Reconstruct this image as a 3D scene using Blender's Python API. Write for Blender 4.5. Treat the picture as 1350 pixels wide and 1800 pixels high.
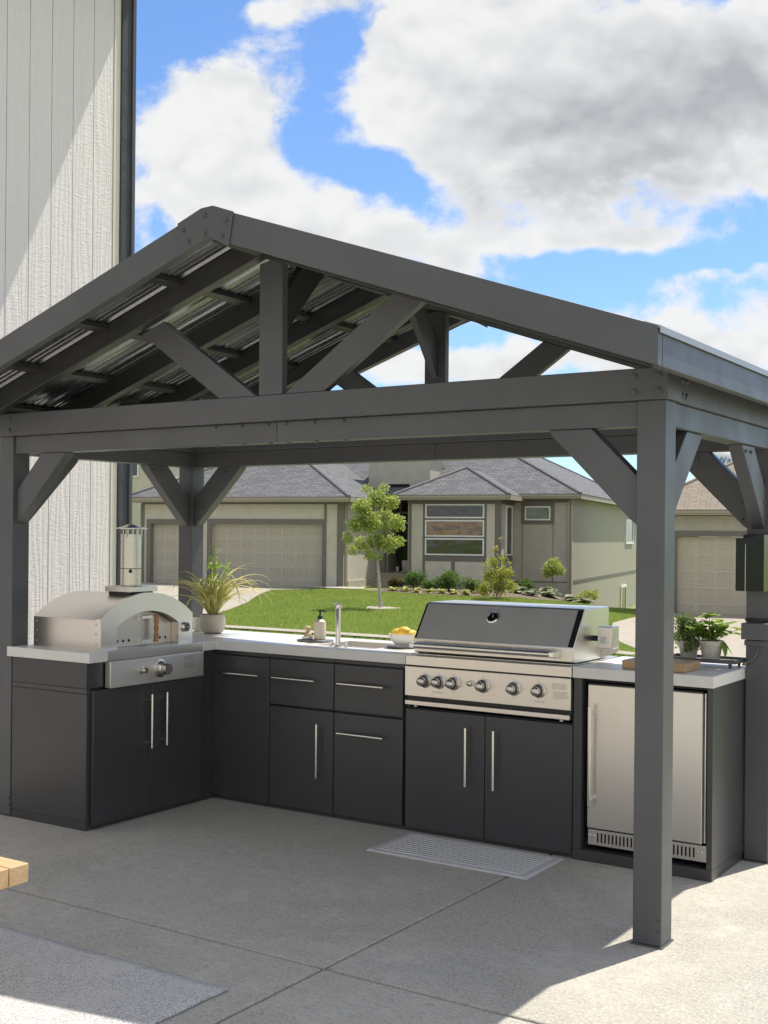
import bpy, bmesh, math, random
import numpy as np
from mathutils import Vector, Matrix
R = math.radians
random.seed(7); np.random.seed(7)
for o in list(bpy.data.objects): bpy.data.objects.remove(o)
scene = bpy.context.scene
COL = scene.collection

# ------------------------------------------------------------------ camera
YAW, ROLL, EYE = 0.5805, 0.009, 1.525
cam = bpy.data.cameras.new('camera'); camo = bpy.data.objects.new('camera', cam); COL.objects.link(camo)
cam.sensor_fit = 'HORIZONTAL'; cam.sensor_width = 36.0
cam.lens = 36.0 * 2108 / 1350; cam.shift_y = 41.5 / 1350
cam.clip_start = 0.05; cam.clip_end = 3000
_f = Vector((-math.sin(YAW), math.cos(YAW), 0)); _r = Vector((math.cos(YAW), math.sin(YAW), 0)); _u = Vector((0, 0, 1))
_m = Matrix((_r, _u, -_f)).transposed().to_4x4()
camo.matrix_world = Matrix.Translation((0, 0, EYE)) @ _m @ Matrix.Rotation(ROLL, 4, 'Z')
scene.camera = camo

# ------------------------------------------------------------------ sun, sky, exposure
SUN_EL = R(64); SUN_AZ = math.atan2(0.30, 0.954)
SDIR = Vector((math.sin(SUN_AZ) * math.cos(SUN_EL), math.cos(SUN_AZ) * math.cos(SUN_EL), math.sin(SUN_EL)))
sl = bpy.data.lights.new('sun', 'SUN'); so = bpy.data.objects.new('sun', sl); COL.objects.link(so)
sl.energy = 2.9; sl.angle = R(0.5); sl.color = (1.0, 0.94, 0.83)
so.rotation_euler = SDIR.to_track_quat('Z', 'Y').to_euler(); so.location = (10, 10, 30)
scene.view_settings.view_transform = 'Standard'; scene.view_settings.look = 'None'
scene.view_settings.exposure = 1.0; scene.view_settings.gamma = 1.0
scene.view_settings.use_curve_mapping = False
scene.cycles.max_bounces = 6; scene.cycles.diffuse_bounces = 4; scene.cycles.glossy_bounces = 4; scene.cycles.transmission_bounces = 4; scene.cycles.use_adaptive_sampling = True; scene.cycles.adaptive_threshold = 0.02
scene.cycles.sample_clamp_indirect = 6
try: scene.cycles.use_denoising = True
except Exception: pass

class NT:
    """tiny node-tree writer"""
    def __init__(s, tree): s.t = tree; s.n = tree.nodes; s.l = tree.links
    def node(s, typ, **kw):
        nd = s.n.new(typ)
        for k, v in kw.items(): setattr(nd, k, v)
        return nd
    def put(s, sock, v):
        if hasattr(v, 'is_output'): s.l.new(v, sock)
        elif v is not None: sock.default_value = v
    def math(s, op, a, b=None, c=None, clamp=False):
        nd = s.node('ShaderNodeMath', operation=op, use_clamp=clamp)
        s.put(nd.inputs[0], a); s.put(nd.inputs[1], b) if b is not None else None
        if c is not None: s.put(nd.inputs[2], c)
        return nd.outputs[0]
    def vmath(s, op, a, b=None, scale=None):
        nd = s.node('ShaderNodeVectorMath', operation=op)
        s.put(nd.inputs[0], a)
        if b is not None: s.put(nd.inputs[1], b)
        if scale is not None: s.put(nd.inputs[3], scale)
        return nd.outputs['Value'] if op in ('DOT_PRODUCT', 'LENGTH', 'DISTANCE') else nd.outputs[0]
    def mix(s, f, a, b, typ='RGBA', blend='MIX'):
        nd = s.node('ShaderNodeMix', data_type=typ)
        if typ == 'RGBA':
            nd.blend_type = blend; s.put(nd.inputs[0], f); s.put(nd.inputs[6], a); s.put(nd.inputs[7], b); return nd.outputs[2]
        s.put(nd.inputs[0], f); s.put(nd.inputs[2], a); s.put(nd.inputs[3], b); return nd.outputs[0]
    def noise(s, vec, scale, detail=4, rough=0.5, dist=0.0, dim='3D'):
        nd = s.node('ShaderNodeTexNoise', noise_dimensions=dim)
        if vec is not None: s.put(nd.inputs['Vector'], vec)
        s.put(nd.inputs['Scale'], scale); s.put(nd.inputs['Detail'], detail); s.put(nd.inputs['Roughness'], rough); s.put(nd.inputs['Distortion'], dist)
        return nd.outputs['Fac']
    def ramp(s, fac, a, b, lo=0.0, hi=1.0, smooth=True):
        nd = s.node('ShaderNodeMapRange', interpolation_type='SMOOTHSTEP' if smooth else 'LINEAR')
        s.put(nd.inputs[0], fac); nd.inputs[1].default_value = a; nd.inputs[2].default_value = b
        nd.inputs[3].default_value = lo; nd.inputs[4].default_value = hi
        return nd.outputs[0]
    def mapping(s, vec, loc=(0, 0, 0), rot=(0, 0, 0), sc=(1, 1, 1)):
        nd = s.node('ShaderNodeMapping'); s.put(nd.inputs[0], vec)
        nd.inputs[1].default_value = loc; nd.inputs[2].default_value = rot; nd.inputs[3].default_value = sc
        return nd.outputs[0]

world = bpy.data.worlds.new('World'); scene.world = world; world.use_nodes = True
wt = NT(world.node_tree); wt.n.clear()
def build_world():
    t = wt
    sky = t.node('ShaderNodeTexSky', sky_type='NISHITA'); sky.sun_disc = False
    sky.sun_elevation = SUN_EL; sky.sun_rotation = SUN_AZ; sky.air_density = 1.0; sky.dust_density = 0.3; sky.ozone_density = 2.0
    d = t.node('ShaderNodeTexCoord').outputs['Generated']
    # direction in a fixed frame whose y axis looks over the pavilion
    dr = t.vmath('DOT_PRODUCT', d, tuple(_r)); df = t.vmath('DOT_PRODUCT', d, tuple(_f)); du = t.vmath('DOT_PRODUCT', d, (0, 0, 1))
    dfc = t.math('MAXIMUM', df, 0.15)
    u = t.math('DIVIDE', dr, dfc); v = t.math('DIVIDE', du, dfc)
    front = t.ramp(df, 0.3, 0.7)
    comb = t.node('ShaderNodeCombineXYZ'); t.put(comb.inputs[0], u); t.put(comb.inputs[1], v); P = comb.outputs[0]
    # wispy warp of the placement coordinates
    wn = t.node('ShaderNodeTexNoise'); t.put(wn.inputs['Vector'], P); wn.inputs['Scale'].default_value = 9; wn.inputs['Detail'].default_value = 3; wn.inputs['Roughness'].default_value = .6
    warp = t.vmath('SCALE', t.vmath('SUBTRACT', wn.outputs['Color'], (.5, .5, .5)), scale=0.06)
    Pw = t.vmath('ADD', P, warp)
    def px(x, y): return ((x - 675) / 2108, (941.5 - y) / 2108)
    def blob(x, y, rx, ry, amp, prev):
        cx, cy = px(x, y); kx, ky = 2108 / rx, 2108 / ry
        nd = t.node('ShaderNodeVectorMath', operation='MULTIPLY_ADD'); t.put(nd.inputs[0], Pw); nd.inputs[1].default_value = (kx, ky, 0); nd.inputs[2].default_value = (-cx * kx, -cy * ky, 0)
        l = t.vmath('DOT_PRODUCT', nd.outputs[0], nd.outputs[0])
        return t.math('MULTIPLY_ADD', t.math('POWER', 0.36788, l), amp, prev)
    blobs = [(400, 150, 120, 70, .8), (350, 290, 170, 140, 1.2), (560, 420, 330, 80, 1.0), (800, 450, 130, 45, .6), (690, 170, 90, 75, .7),
             (1050, 180, 420, 190, 1.7), (800, 60, 240, 110, .9), (1130, 600, 310, 85, 1.15), (1300, 478, 110, 16, .55), (1050, 412, 260, 18, .35),
             (700, 650, 130, 45, .9), (840, 645, 100, 34, .7), (540, 12, 170, 22, .6), (1330, 60, 150, 130, .9)]
    holes = [(280, 50, 110, 75, -1.1), (600, 110, 70, 85, -1.0), (525, 215, 60, 80, -.7), (640, 285, 75, 50, -.8), (1060, 455, 330, 26, -.75), (930, 530, 70, 60, -.6), (270, 400, 60, 40, -.6), (850, 580, 130, 26, -.5), (730, 350, 50, 60, -.5)]
    greys = [(1130, 230, 360, 170, .85), (900, 330, 220, 60, .5), (1280, 110, 220, 130, .4), (1180, 660, 260, 55, .7), (400, 330, 150, 60, .28), (700, 460, 220, 45, .35)]
    blobs = blobs + holes
    acc = 0.0
    for b in blobs: acc = blob(*b, acc)
    acc = t.math('MULTIPLY', t.math('MULTIPLY', acc, .9), front)
    gacc = 0.0
    for b in greys: gacc = blob(*b, gacc)
    gacc = t.math('MULTIPLY', gacc, front)
    # free-running cloud field for the whole dome (flat cloud deck seen in perspective)
    dz = t.math('ADD', t.math('MAXIMUM', du, 0.0), 0.16)
    deck = t.vmath('DIVIDE', d, None); nd = deck.node
    cz = t.node('ShaderNodeCombineXYZ')
    for i in range(3): t.put(cz.inputs[i], dz)
    t.put(nd.inputs[1], cz.outputs[0])
    big = t.noise(deck, 0.9, 3, .5)
    base = t.math('MULTIPLY', t.math('SUBTRACT', big, .40), 3.2)
    base = t.mix(front, base, -.32, 'FLOAT')
    # billow detail
    bd = t.noise(t.vmath('MULTIPLY', P, (1, 1.25, 1)), 15, 8, .62, .2)
    s1 = t.noise(t.vmath('MULTIPLY', P, (1, 1.3, 1)), 11, 3, .5)
    bd2 = t.noise(t.vmath('MULTIPLY', t.vmath('ADD', P, (0, .016, 0)), (1, 1.3, 1)), 11, 3, .5)
    bdeck = t.noise(deck, 5, 5, .55)
    det = t.mix(front, bdeck, bd, 'FLOAT')
    dens = t.math('ADD', t.math('ADD', acc, base), t.math('MULTIPLY', t.math('SUBTRACT', det, .5), 2.3))
    mask = t.ramp(dens, -.12, .46)
    thick = t.mix(front, t.math('MULTIPLY', t.ramp(dens, .55, 1.6), .7), t.math('MULTIPLY', gacc, t.ramp(dens, .1, .9)), 'FLOAT')
    # grey bellies: thick cloud darkens, crowns turned to the sun stay white
    under = t.math('MULTIPLY', t.math('SUBTRACT', s1, bd2), 2.4)
    grey = t.math('ADD', t.math('MULTIPLY', t.math('MULTIPLY', thick, t.ramp(s1, .25, .75, 1.1, .8)), .95), t.math('MULTIPLY', t.math('ADD', under, t.math('MULTIPLY', t.math('SUBTRACT', bd, .5), 1.2)), -.62), clamp=True)
    ccol = t.mix(grey, (6.1, 6.08, 6.0, 1), (3.1, 3.2, 3.3, 1))
    skyc = t.mix(1.0, sky.outputs[0], (0.80, 0.98, 1.22, 1), blend='MULTIPLY')
    col = t.mix(t.math('MULTIPLY', mask, .97), skyc, ccol)
    bg = t.node('ShaderNodeBackground'); t.put(bg.inputs[0], col); bg.inputs[1].default_value = 0.075
    out = t.node('ShaderNodeOutputWorld'); t.l.new(bg.outputs[0], out.inputs[0])
build_world()

# ------------------------------------------------------------------ materials
MATS = {}
def material(name, color, rough=.5, metal=0.0, var=0.0, vscale=4.0, bump=0.0, bscale=40.0, bstretch=(1, 1, 1), spec=None, coat=0.0, second=None, rvar=0.0, obj=True, detail=5, sss=0, transl=None):
    m = bpy.data.materials.new(name); m.use_nodes = True; t = NT(m.node_tree)
    b = t.n['Principled BSDF']; b.inputs['Roughness'].default_value = rough; b.inputs['Metallic'].default_value = metal
    if spec is not None: b.inputs['Specular IOR Level'].default_value = spec
    if coat: b.inputs['Coat Weight'].default_value = coat; b.inputs['Coat Roughness'].default_value = .15
    co = t.node('ShaderNodeNewGeometry').outputs['Position'] if not obj else t.node('ShaderNodeTexCoord').outputs['Object']
    c = (*color, 1)
    if var or second:
        n = t.noise(co, vscale, detail, .6)
        c2 = (*(second if second else tuple(x * (1 - var) for x in color)), 1)
        c1 = (*(color if second else tuple(min(1, x * (1 + var)) for x in color)), 1)
        t.put(b.inputs['Base Color'], t.mix(t.ramp(n, .3, .7), c1, c2))
    else: b.inputs['Base Color'].default_value = c
    if rvar: t.put(b.inputs['Roughness'], t.ramp(t.noise(co, vscale * 2, 4), .3, .7, rough - rvar, rough + rvar))
    if bump:
        bn = t.node('ShaderNodeBump'); bn.inputs['Strength'].default_value = bump; bn.inputs['Distance'].default_value = .01
        t.put(bn.inputs['Height'], t.noise(t.mapping(co, sc=bstretch), bscale, 5, .6)); t.l.new(bn.outputs[0], b.inputs['Normal'])
    if transl:
        tr = t.node('ShaderNodeBsdfTranslucent'); tr.inputs[0].default_value = (*transl, 1)
        ms = t.node('ShaderNodeMixShader'); ms.inputs[0].default_value = .4
        t.l.new(b.outputs[0], ms.inputs[1]); t.l.new(tr.outputs[0], ms.inputs[2]); t.l.new(ms.outputs[0], t.n['Material Output'].inputs[0])
    MATS[name] = m; return m
material('powder', (.092, .093, .099), .42, var=.06, vscale=3, rvar=.04, detail=2)
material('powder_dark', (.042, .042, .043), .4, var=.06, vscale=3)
material('cabinet', (.054, .0545, .057), .33, var=.05, vscale=2.5, detail=2)
material('cabinet_dark', (.012, .012, .013), .5)
material('counter', (.70, .685, .655), .32, var=.03, vscale=14)
material('chrome', (.75, .74, .72), .12, 1.0)
material('handle', (.78, .76, .72), .22, 1.0)
material('black', (.012, .012, .012), .4)
material('glassblack', (.006, .006, .007), .08)
material('white_ceramic', (.78, .76, .72), .25, var=.02)
material('clay', (.55, .51, .45), .75, var=.12, vscale=25, bump=.15, bscale=80)
material('pot_beige', (.50, .45, .38), .65, var=.1, vscale=18, bump=.1, bscale=90)
material('soil', (.03, .022, .015), .95, bump=.8, bscale=120)
material('soapbottle', (.66, .58, .47), .45, var=.03)
material('greytray', (.20, .20, .20), .7, var=.1, vscale=30)
material('slate', (.10, .10, .10), .6)
material('lemon', (.86, .56, .06), .42, var=.08, vscale=30, bump=.3, bscale=140)
material('trim_cream', (.72, .67, .58), .6, var=.03)
material('charcoal_trim', (.055, .056, .062), .6, var=.12, vscale=8, bump=.9, bscale=30, bstretch=(1, 1, .35))
material('spout', (.075, .078, .085), .45)
material('stucco', (.45, .42, .36), .9, var=.06, vscale=3, bump=.25, bscale=60)
material('stucco_light', (.56, .52, .44), .9, var=.05, vscale=3, bump=.25, bscale=60)
material('housetrim', (.17, .155, .135), .7, var=.05)
material('soffit', (.36, .32, .25), .6)
material('window_white', (.78, .78, .76), .4)
material('garage_door', (.48, .44, .36), .55, var=.03, vscale=6)
material('garage_door_b', (.52, .46, .36), .55, var=.03, vscale=6)
material('brown_door', (.022, .02, .018), .35)
material('bark', (.42, .38, .33), .85, var=.3, vscale=20, bump=.6, bscale=60, bstretch=(1, 1, .3))
material('twig', (.22, .16, .10), .85, var=.2, vscale=20)
material('stone', (.42, .39, .34), .9, var=.3, vscale=30)
material('mulch', (.16, .12, .09), .95, var=.35, vscale=40, bump=.6, bscale=90)
material('tank', (.74, .77, .80), .5)
material('blue_paint', (.02, .09, .34), .5)
material('cream_siding', (.60, .54, .45), .7, var=.03)
material('path', (.36, .32, .26), .9, var=.10, vscale=3, bump=.2, bscale=90)
material('joint_filler', (.05, .045, .04), .95)
material('asphalt', (.06, .06, .06), .9, var=.2, vscale=6)
material('drip_metal', (.34, .345, .35), .38, .3)
material('rubber', (.03, .03, .03), .7)

def leafmat(name, col, tr, second=None, rough=.5):
    m = bpy.data.materials.new(name); m.use_nodes = True; t = NT(m.node_tree); b = t.n['Principled BSDF']
    g = t.node('ShaderNodeNewGeometry'); rnd = g.outputs['Random Per Island']
    c2 = second or tuple(x * .6 for x in col)
    cc = t.mix(rnd, (*col, 1), (*c2, 1)); t.put(b.inputs['Base Color'], cc); b.inputs['Roughness'].default_value = rough
    b.inputs['Specular IOR Level'].default_value = .35
    tb = t.node('ShaderNodeBsdfTranslucent'); t.put(tb.inputs[0], t.mix(rnd, (*tr, 1), (*(x * .7 for x in tr), 1)))
    ms = t.node('ShaderNodeMixShader'); ms.inputs[0].default_value = .45
    t.l.new(b.outputs[0], ms.inputs[1]); t.l.new(tb.outputs[0], ms.inputs[2]); t.l.new(ms.outputs[0], t.n['Material Output'].inputs[0])
    MATS[name] = m
leafmat('leaf_tree', (.40, .47, .13), (.60, .68, .18), (.24, .31, .07))
leafmat('leaf_dark', (.11, .19, .04), (.20, .32, .06), (.055, .11, .025))
leafmat('leaf_red', (.13, .09, .035), (.16, .14, .04), (.05, .09, .02))
leafmat('leaf_yellow', (.44, .44, .08), (.60, .60, .10), (.26, .32, .06))
leafmat('leaf_hosta', (.60, .60, .24), (.60, .62, .24), (.42, .46, .14))
leafmat('leaf_varieg', (.62, .62, .46), (.50, .54, .34), (.08, .15, .05))
leafmat('leaf_basil', (.26, .38, .08), (.50, .66, .12), (.18, .30, .06))
leafmat('leaf_thyme', (.13, .20, .06), (.22, .32, .09), (.20, .26, .10))
leafmat('leaf_spider', (.30, .36, .08), (.48, .54, .13), (.38, .42, .11))
leafmat('leaf_cream', (.78, .70, .30), (.78, .70, .30), (.66, .60, .24))
leafmat('leaf_far', (.07, .12, .03), (.12, .18, .04), (.04, .08, .02))
leafmat('grass_blade', (.32, .395, .10), (.46, .57, .13), (.24, .32, .075), rough=.6)
def vary_grass():
    m = MATS['grass_blade']; t = NT(m.node_tree); b = t.n['Principled BSDF']; co = t.node('ShaderNodeNewGeometry').outputs['Position']
    src = b.inputs['Base Color'].links[0].from_socket
    n = t.math('ADD', t.math('MULTIPLY', t.noise(co, .55, 4, .6), .6), t.math('MULTIPLY', t.noise(co, 3.5, 4, .65), .4))
    t.put(b.inputs['Base Color'], t.mix(t.ramp(n, .38, .64), src, (.20, .275, .06, 1)))
vary_grass()

def steel(name, col, rough, axis, strength=.12):
    """brushed stainless: fine streaks along one axis"""
    m = bpy.data.materials.new(name); m.use_nodes = True; t = NT(m.node_tree); b = t.n['Principled BSDF']
    co = t.node('ShaderNodeTexCoord').outputs['Object']
    sc = [420, 420, 420]; sc[axis] = 3.0
    n = t.noise(t.mapping(co, sc=sc), 1.0, 3, .6)
    cl = t.noise(co, 2.2, 3, .5)
    b.inputs['Metallic'].default_value = 1
    t.put(b.inputs['Base Color'], t.mix(n, (*(x * .965 for x in col), 1), (*col, 1)))
    t.put(b.inputs['Roughness'], t.math('ADD', t.ramp(n, .3, .7, rough - .02, rough + .02), t.math('MULTIPLY', t.math('SUBTRACT', cl, .5), .10)))
    bn = t.node('ShaderNodeBump'); bn.inputs['Strength'].default_value = strength; bn.inputs['Distance'].default_value = .0006
    t.put(bn.inputs['Height'], n); t.l.new(bn.outputs[0], b.inputs['Normal'])
    MATS[name] = m
steel('steel_x', (.75, .71, .655), .31, 0, .025); steel('steel_y', (.75, .71, .655), .33, 1, .025); steel('steel_z', (.75, .71, .655), .36, 2, .03)
steel('steel_panel', (.80, .765, .71), .52, 1, .02)
steel('steel_door', (.62, .58, .52), .42, 2, .05)
steel('steel_mirror', (.64, .60, .55), .26, 2, .05)
material('lid_dark', (.40, .395, .39), .34, .1, var=.04, vscale=5)

def mat_roofsheet():
    m = bpy.data.materials.new('roof_sheet'); m.use_nodes = True; t = NT(m.node_tree); b = t.n['Principled BSDF']
    co = t.node('ShaderNodeTexCoord').outputs['Object']
    b.inputs['Metallic'].default_value = .9; b.inputs['Base Color'].default_value = (.26, .27, .28, 1)
    n = t.noise(t.mapping(co, sc=(2, 14, 2)), 1.3, 4, .55)
    t.put(b.inputs['Roughness'], t.ramp(n, .3, .7, .20, .34))
    bn = t.node('ShaderNodeBump'); bn.inputs['Strength'].default_value = .35; bn.inputs['Distance'].default_value = .006
    t.put(bn.inputs['Height'], n); t.l.new(bn.outputs[0], b.inputs['Normal']); MATS['roof_sheet'] = m
mat_roofsheet()

def mat_concrete():
    m = bpy.data.materials.new('concrete'); m.use_nodes = True; t = NT(m.node_tree); b = t.n['Principled BSDF']
    co = t.node('ShaderNodeNewGeometry').outputs['Position']
    big = t.noise(co, 1.1, 5, .6, .4); mid = t.noise(co, 11, 5, .7); fine = t.noise(co, 85, 4, .75)
    streak = t.noise(t.mapping(co, rot=(0, 0, R(4)), sc=(26, 62, 26)), 1.0, 4, .65)
    c = t.mix(t.ramp(big, .3, .7), (.44, .41, .35, 1), (.53, .495, .425, 1))
    c = t.mix(t.ramp(mid, .32, .62, 0, .85), c, (.375, .35, .305, 1))
    stain = t.noise(co, .75, 6, .62, .8); c = t.mix(t.ramp(stain, .45, .60, 0, .7), c, (.285, .27, .235, 1))
    pale = t.noise(t.vmath('ADD', co, (7.3, 2.1, 0)), 3.2, 6, .7, .5); c = t.mix(t.ramp(pale, .54, .70, 0, .5), c, (.58, .555, .50, 1))
    rust = t.math('MULTIPLY', t.ramp(t.noise(co, 2.3, 4, .6), .60, .78), .3)
    c = t.mix(rust, c, (.44, .33, .24, 1))
    c = t.mix(t.ramp(fine, .38, .62, .0, .75), c, (.56, .535, .475, 1))
    c = t.mix(t.ramp(streak, .50, .68, 0, .5), c, (.27, .255, .225, 1))
    sp = t.noise(co, 160, 2, .6)
    c = t.mix(t.ramp(sp, .58, .70, 0, .5), c, (.15, .14, .13, 1))
    t.put(b.inputs['Base Color'], c); b.inputs['Roughness'].default_value = .85
    bn = t.node('ShaderNodeBump'); bn.inputs['Strength'].default_value = .55; bn.inputs['Distance'].default_value = .004
    h = t.math('ADD', t.math('MULTIPLY', fine, .6), t.math('ADD', streak, t.math('MULTIPLY', mid, .5)))
    t.put(bn.inputs['Height'], h); t.l.new(bn.outputs[0], b.inputs['Normal']); MATS['concrete'] = m
mat_concrete()

def mat_grass():
    m = bpy.data.materials.new('grass'); m.use_nodes = True; t = NT(m.node_tree); b = t.n['Principled BSDF']
    co = t.node('ShaderNodeNewGeometry').outputs['Position']
    n1 = t.noise(co, .7, 5, .6); n2 = t.noise(co, 30, 4, .7)
    c = t.mix(t.ramp(n1, .3, .7), (.22, .27, .07, 1), (.27, .32, .09, 1))
    c = t.mix(t.ramp(n2, .35, .7, 0, .6), c, (.16, .21, .05, 1))
    t.put(b.inputs['Base Color'], c); b.inputs['Roughness'].default_value = .8
    bn = t.node('ShaderNodeBump'); bn.inputs['Strength'].default_value = .8; bn.inputs['Distance'].default_value = .04
    t.put(bn.inputs['Height'], n2); t.l.new(bn.outputs[0], b.inputs['Normal']); MATS['grass'] = m
mat_grass()

def mat_board():
    """painted engineered-wood siding with embossed cedar grain"""
    m = bpy.data.materials.new('siding_board'); m.use_nodes = True; t = NT(m.node_tree); b = t.n['Principled BSDF']
    tc = t.node('ShaderNodeTexCoord').outputs['Object']; oi = t.node('ShaderNodeObjectInfo').outputs['Random']
    off = t.node('ShaderNodeCombineXYZ'); t.put(off.inputs[1], t.math('MULTIPLY', oi, 37.0)); t.put(off.inputs[2], t.math('MULTIPLY', oi, 11.0))
    co = t.vmath('ADD', tc, off.outputs[0])
    wv = t.node('ShaderNodeTexWave', wave_type='BANDS', bands_direction='Y'); t.put(wv.inputs['Vector'], t.mapping(co, sc=(1, 1, .10)))
    wv.inputs['Scale'].default_value = 7; wv.inputs['Distortion'].default_value = 14; wv.inputs['Detail'].default_value = 3; wv.inputs['Detail Scale'].default_value = 1.1
    n = t.noise(t.mapping(co, sc=(1, .45, 1.7)), 40, 4, .6, .6)
    h = t.math('ADD', t.math('MULTIPLY', wv.outputs['Fac'], .5), t.math('MULTIPLY', n, 1.1))
    bn = t.node('ShaderNodeBump'); bn.inputs['Strength'].default_value = 1.0; bn.inputs['Distance'].default_value = .005
    t.put(bn.inputs['Height'], h); t.l.new(bn.outputs[0], b.inputs['Normal'])
    b.inputs['Base Color'].default_value = (.785, .74, .715, 1); b.inputs['Roughness'].default_value = .6; MATS['siding_board'] = m
mat_board()

def mat_shingle(name, c1, c2, c3):
    m = bpy.data.materials.new(name); m.use_nodes = True; t = NT(m.node_tree); b = t.n['Principled BSDF']
    uv = t.node('ShaderNodeTexCoord').outputs['UV']
    br = t.node('ShaderNodeTexBrick'); t.put(br.inputs['Vector'], uv)
    br.offset = .37; br.inputs['Scale'].default_value = 1; br.inputs['Brick Width'].default_value = .32; br.inputs['Row Height'].default_value = .145; br.inputs['Mortar Size'].default_value = .012
    br.inputs['Color1'].default_value = (*c1, 1); br.inputs['Color2'].default_value = (*c2, 1); br.inputs['Mortar'].default_value = (*c3, 1); br.inputs['Bias'].default_value = -.1
    n = t.noise(uv, 6, 4, .6)
    t.put(b.inputs['Base Color'], t.mix(t.ramp(n, .3, .7, 0, .35), br.outputs['Color'], (*c1, 1)))
    b.inputs['Roughness'].default_value = .9
    bn = t.node('ShaderNodeBump'); bn.inputs['Strength'].default_value = .8; bn.inputs['Distance'].default_value = .02; bn.invert = True
    t.put(bn.inputs['Height'], br.outputs['Fac']); t.l.new(bn.outputs[0], b.inputs['Normal']); MATS[name] = m
material('cap_shingle_grey', (.17, .17, .18), .9, var=.15, vscale=9)
material('cap_shingle_brown', (.28, .24, .19), .9, var=.15, vscale=9)
mat_shingle('shingle_grey', (.115, .117, .125), (.19, .19, .20), (.05, .05, .053))
mat_shingle('shingle_brown', (.25, .205, .16), (.32, .27, .215), (.17, .14, .11))

def mat_wood(name, c1, c2, axis=0, scale=1.0, rough=.5):
    m = bpy.data.materials.new(name); m.use_nodes = True; t = NT(m.node_tree); b = t.n['Principled BSDF']
    co = t.node('ShaderNodeTexCoord').outputs['Object']; sc = [scale] * 3; sc[axis] *= .08
    n = t.noise(t.mapping(co, sc=sc), 34, 5, .6, 1.2); n2 = t.noise(t.mapping(co, sc=sc), 200, 3, .6)
    c = t.mix(t.ramp(n, .3, .7), (*c1, 1), (*c2, 1)); c = t.mix(t.ramp(n2, .5, .8, 0, .35), c, (*(x * .55 for x in c2), 1))
    t.put(b.inputs['Base Color'], c); b.inputs['Roughness'].default_value = rough
    bn = t.node('ShaderNodeBump'); bn.inputs['Strength'].default_value = .15; bn.inputs['Distance'].default_value = .002
    t.put(bn.inputs['Height'], n2); t.l.new(bn.outputs[0], b.inputs['Normal']); MATS[name] = m
mat_wood('wood_bench', (.60, .42, .24), (.50, .33, .17)); mat_wood('wood_board', (.50, .33, .18), (.40, .25, .13)); mat_wood('wood_grip', (.46, .24, .09), (.34, .16, .05), 2)
mat_wood('bamboo', (.60, .44, .25), (.50, .35, .18), 2)

def mat_rug():
    m = bpy.data.materials.new('rug_weave'); m.use_nodes = True; t = NT(m.node_tree); b = t.n['Principled BSDF']
    co = t.node('ShaderNodeTexCoord').outputs['Object']
    ck = t.node('ShaderNodeTexVoronoi', feature='F1'); t.put(ck.inputs['Vector'], t.mapping(co, sc=(1.0, 1.7, 0))); ck.inputs['Scale'].default_value = 88; ck.inputs['Randomness'].default_value = .5
    patch = t.noise(co, 5, 3, .5)
    rows = t.node('ShaderNodeTexWave', wave_type='BANDS', bands_direction='Y'); t.put(rows.inputs['Vector'], co); rows.inputs['Scale'].default_value = 24; rows.inputs['Distortion'].default_value = .3
    spot = t.math('MULTIPLY', t.ramp(ck.outputs['Distance'], .24, .44, 1, 0), t.ramp(patch, .30, .55, .35, 1))
    c = t.mix(t.math('MULTIPLY', spot, .62), (.66, .64, .62, 1), (.15, .145, .14, 1))
    c = t.mix(t.math('MULTIPLY', t.ramp(rows.outputs['Fac'], .2, .5, 1, 0), .35), c, (.36, .34, .33, 1))
    t.put(b.inputs['Base Color'], c); b.inputs['Roughness'].default_value = .95
    bn = t.node('ShaderNodeBump'); bn.inputs['Strength'].default_value = .8; bn.inputs['Distance'].default_value = .003
    t.put(bn.inputs['Height'], t.math('SUBTRACT', rows.outputs['Fac'], spot)); t.l.new(bn.outputs[0], b.inputs['Normal']); MATS['rug_weave'] = m
mat_rug()
material('mat_rubber', (.56, .555, .56), .6, var=.04, vscale=20)

def mat_window(name, tint, rough=.03, tint2=None):
    """reflective, slightly wavy pane; mottled tints in its base colour paint in reflections"""
    m = bpy.data.materials.new(name); m.use_nodes = True; t = NT(m.node_tree); b = t.n['Principled BSDF']
    co = t.node('ShaderNodeTexCoord').outputs['Object']; n = t.noise(t.mapping(co, sc=(1.2, 1, 3)), 2.2, 5, .65, .6)
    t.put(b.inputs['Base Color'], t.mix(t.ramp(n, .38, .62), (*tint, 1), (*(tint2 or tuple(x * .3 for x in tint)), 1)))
    b.inputs['Roughness'].default_value = rough; b.inputs['IOR'].default_value = 1.75
    bn = t.node('ShaderNodeBump'); bn.inputs['Strength'].default_value = .25; bn.inputs['Distance'].default_value = .03
    t.put(bn.inputs['Height'], t.noise(co, 1.1, 2)); t.l.new(bn.outputs[0], b.inputs['Normal'])
    MATS[name] = m
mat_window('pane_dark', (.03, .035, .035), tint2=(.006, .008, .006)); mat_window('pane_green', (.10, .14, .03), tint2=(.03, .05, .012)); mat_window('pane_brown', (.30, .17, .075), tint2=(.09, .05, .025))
def mat_acrylic():
    m = bpy.data.materials.new('acrylic'); m.use_nodes = True; t = NT(m.node_tree); b = t.n['Principled BSDF']
    b.inputs['Base Color'].default_value = (.010, .014, .012, 1); b.inputs['Roughness'].default_value = .16; b.inputs['Specular IOR Level'].default_value = .35
    MATS['acrylic'] = m
mat_acrylic()
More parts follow.
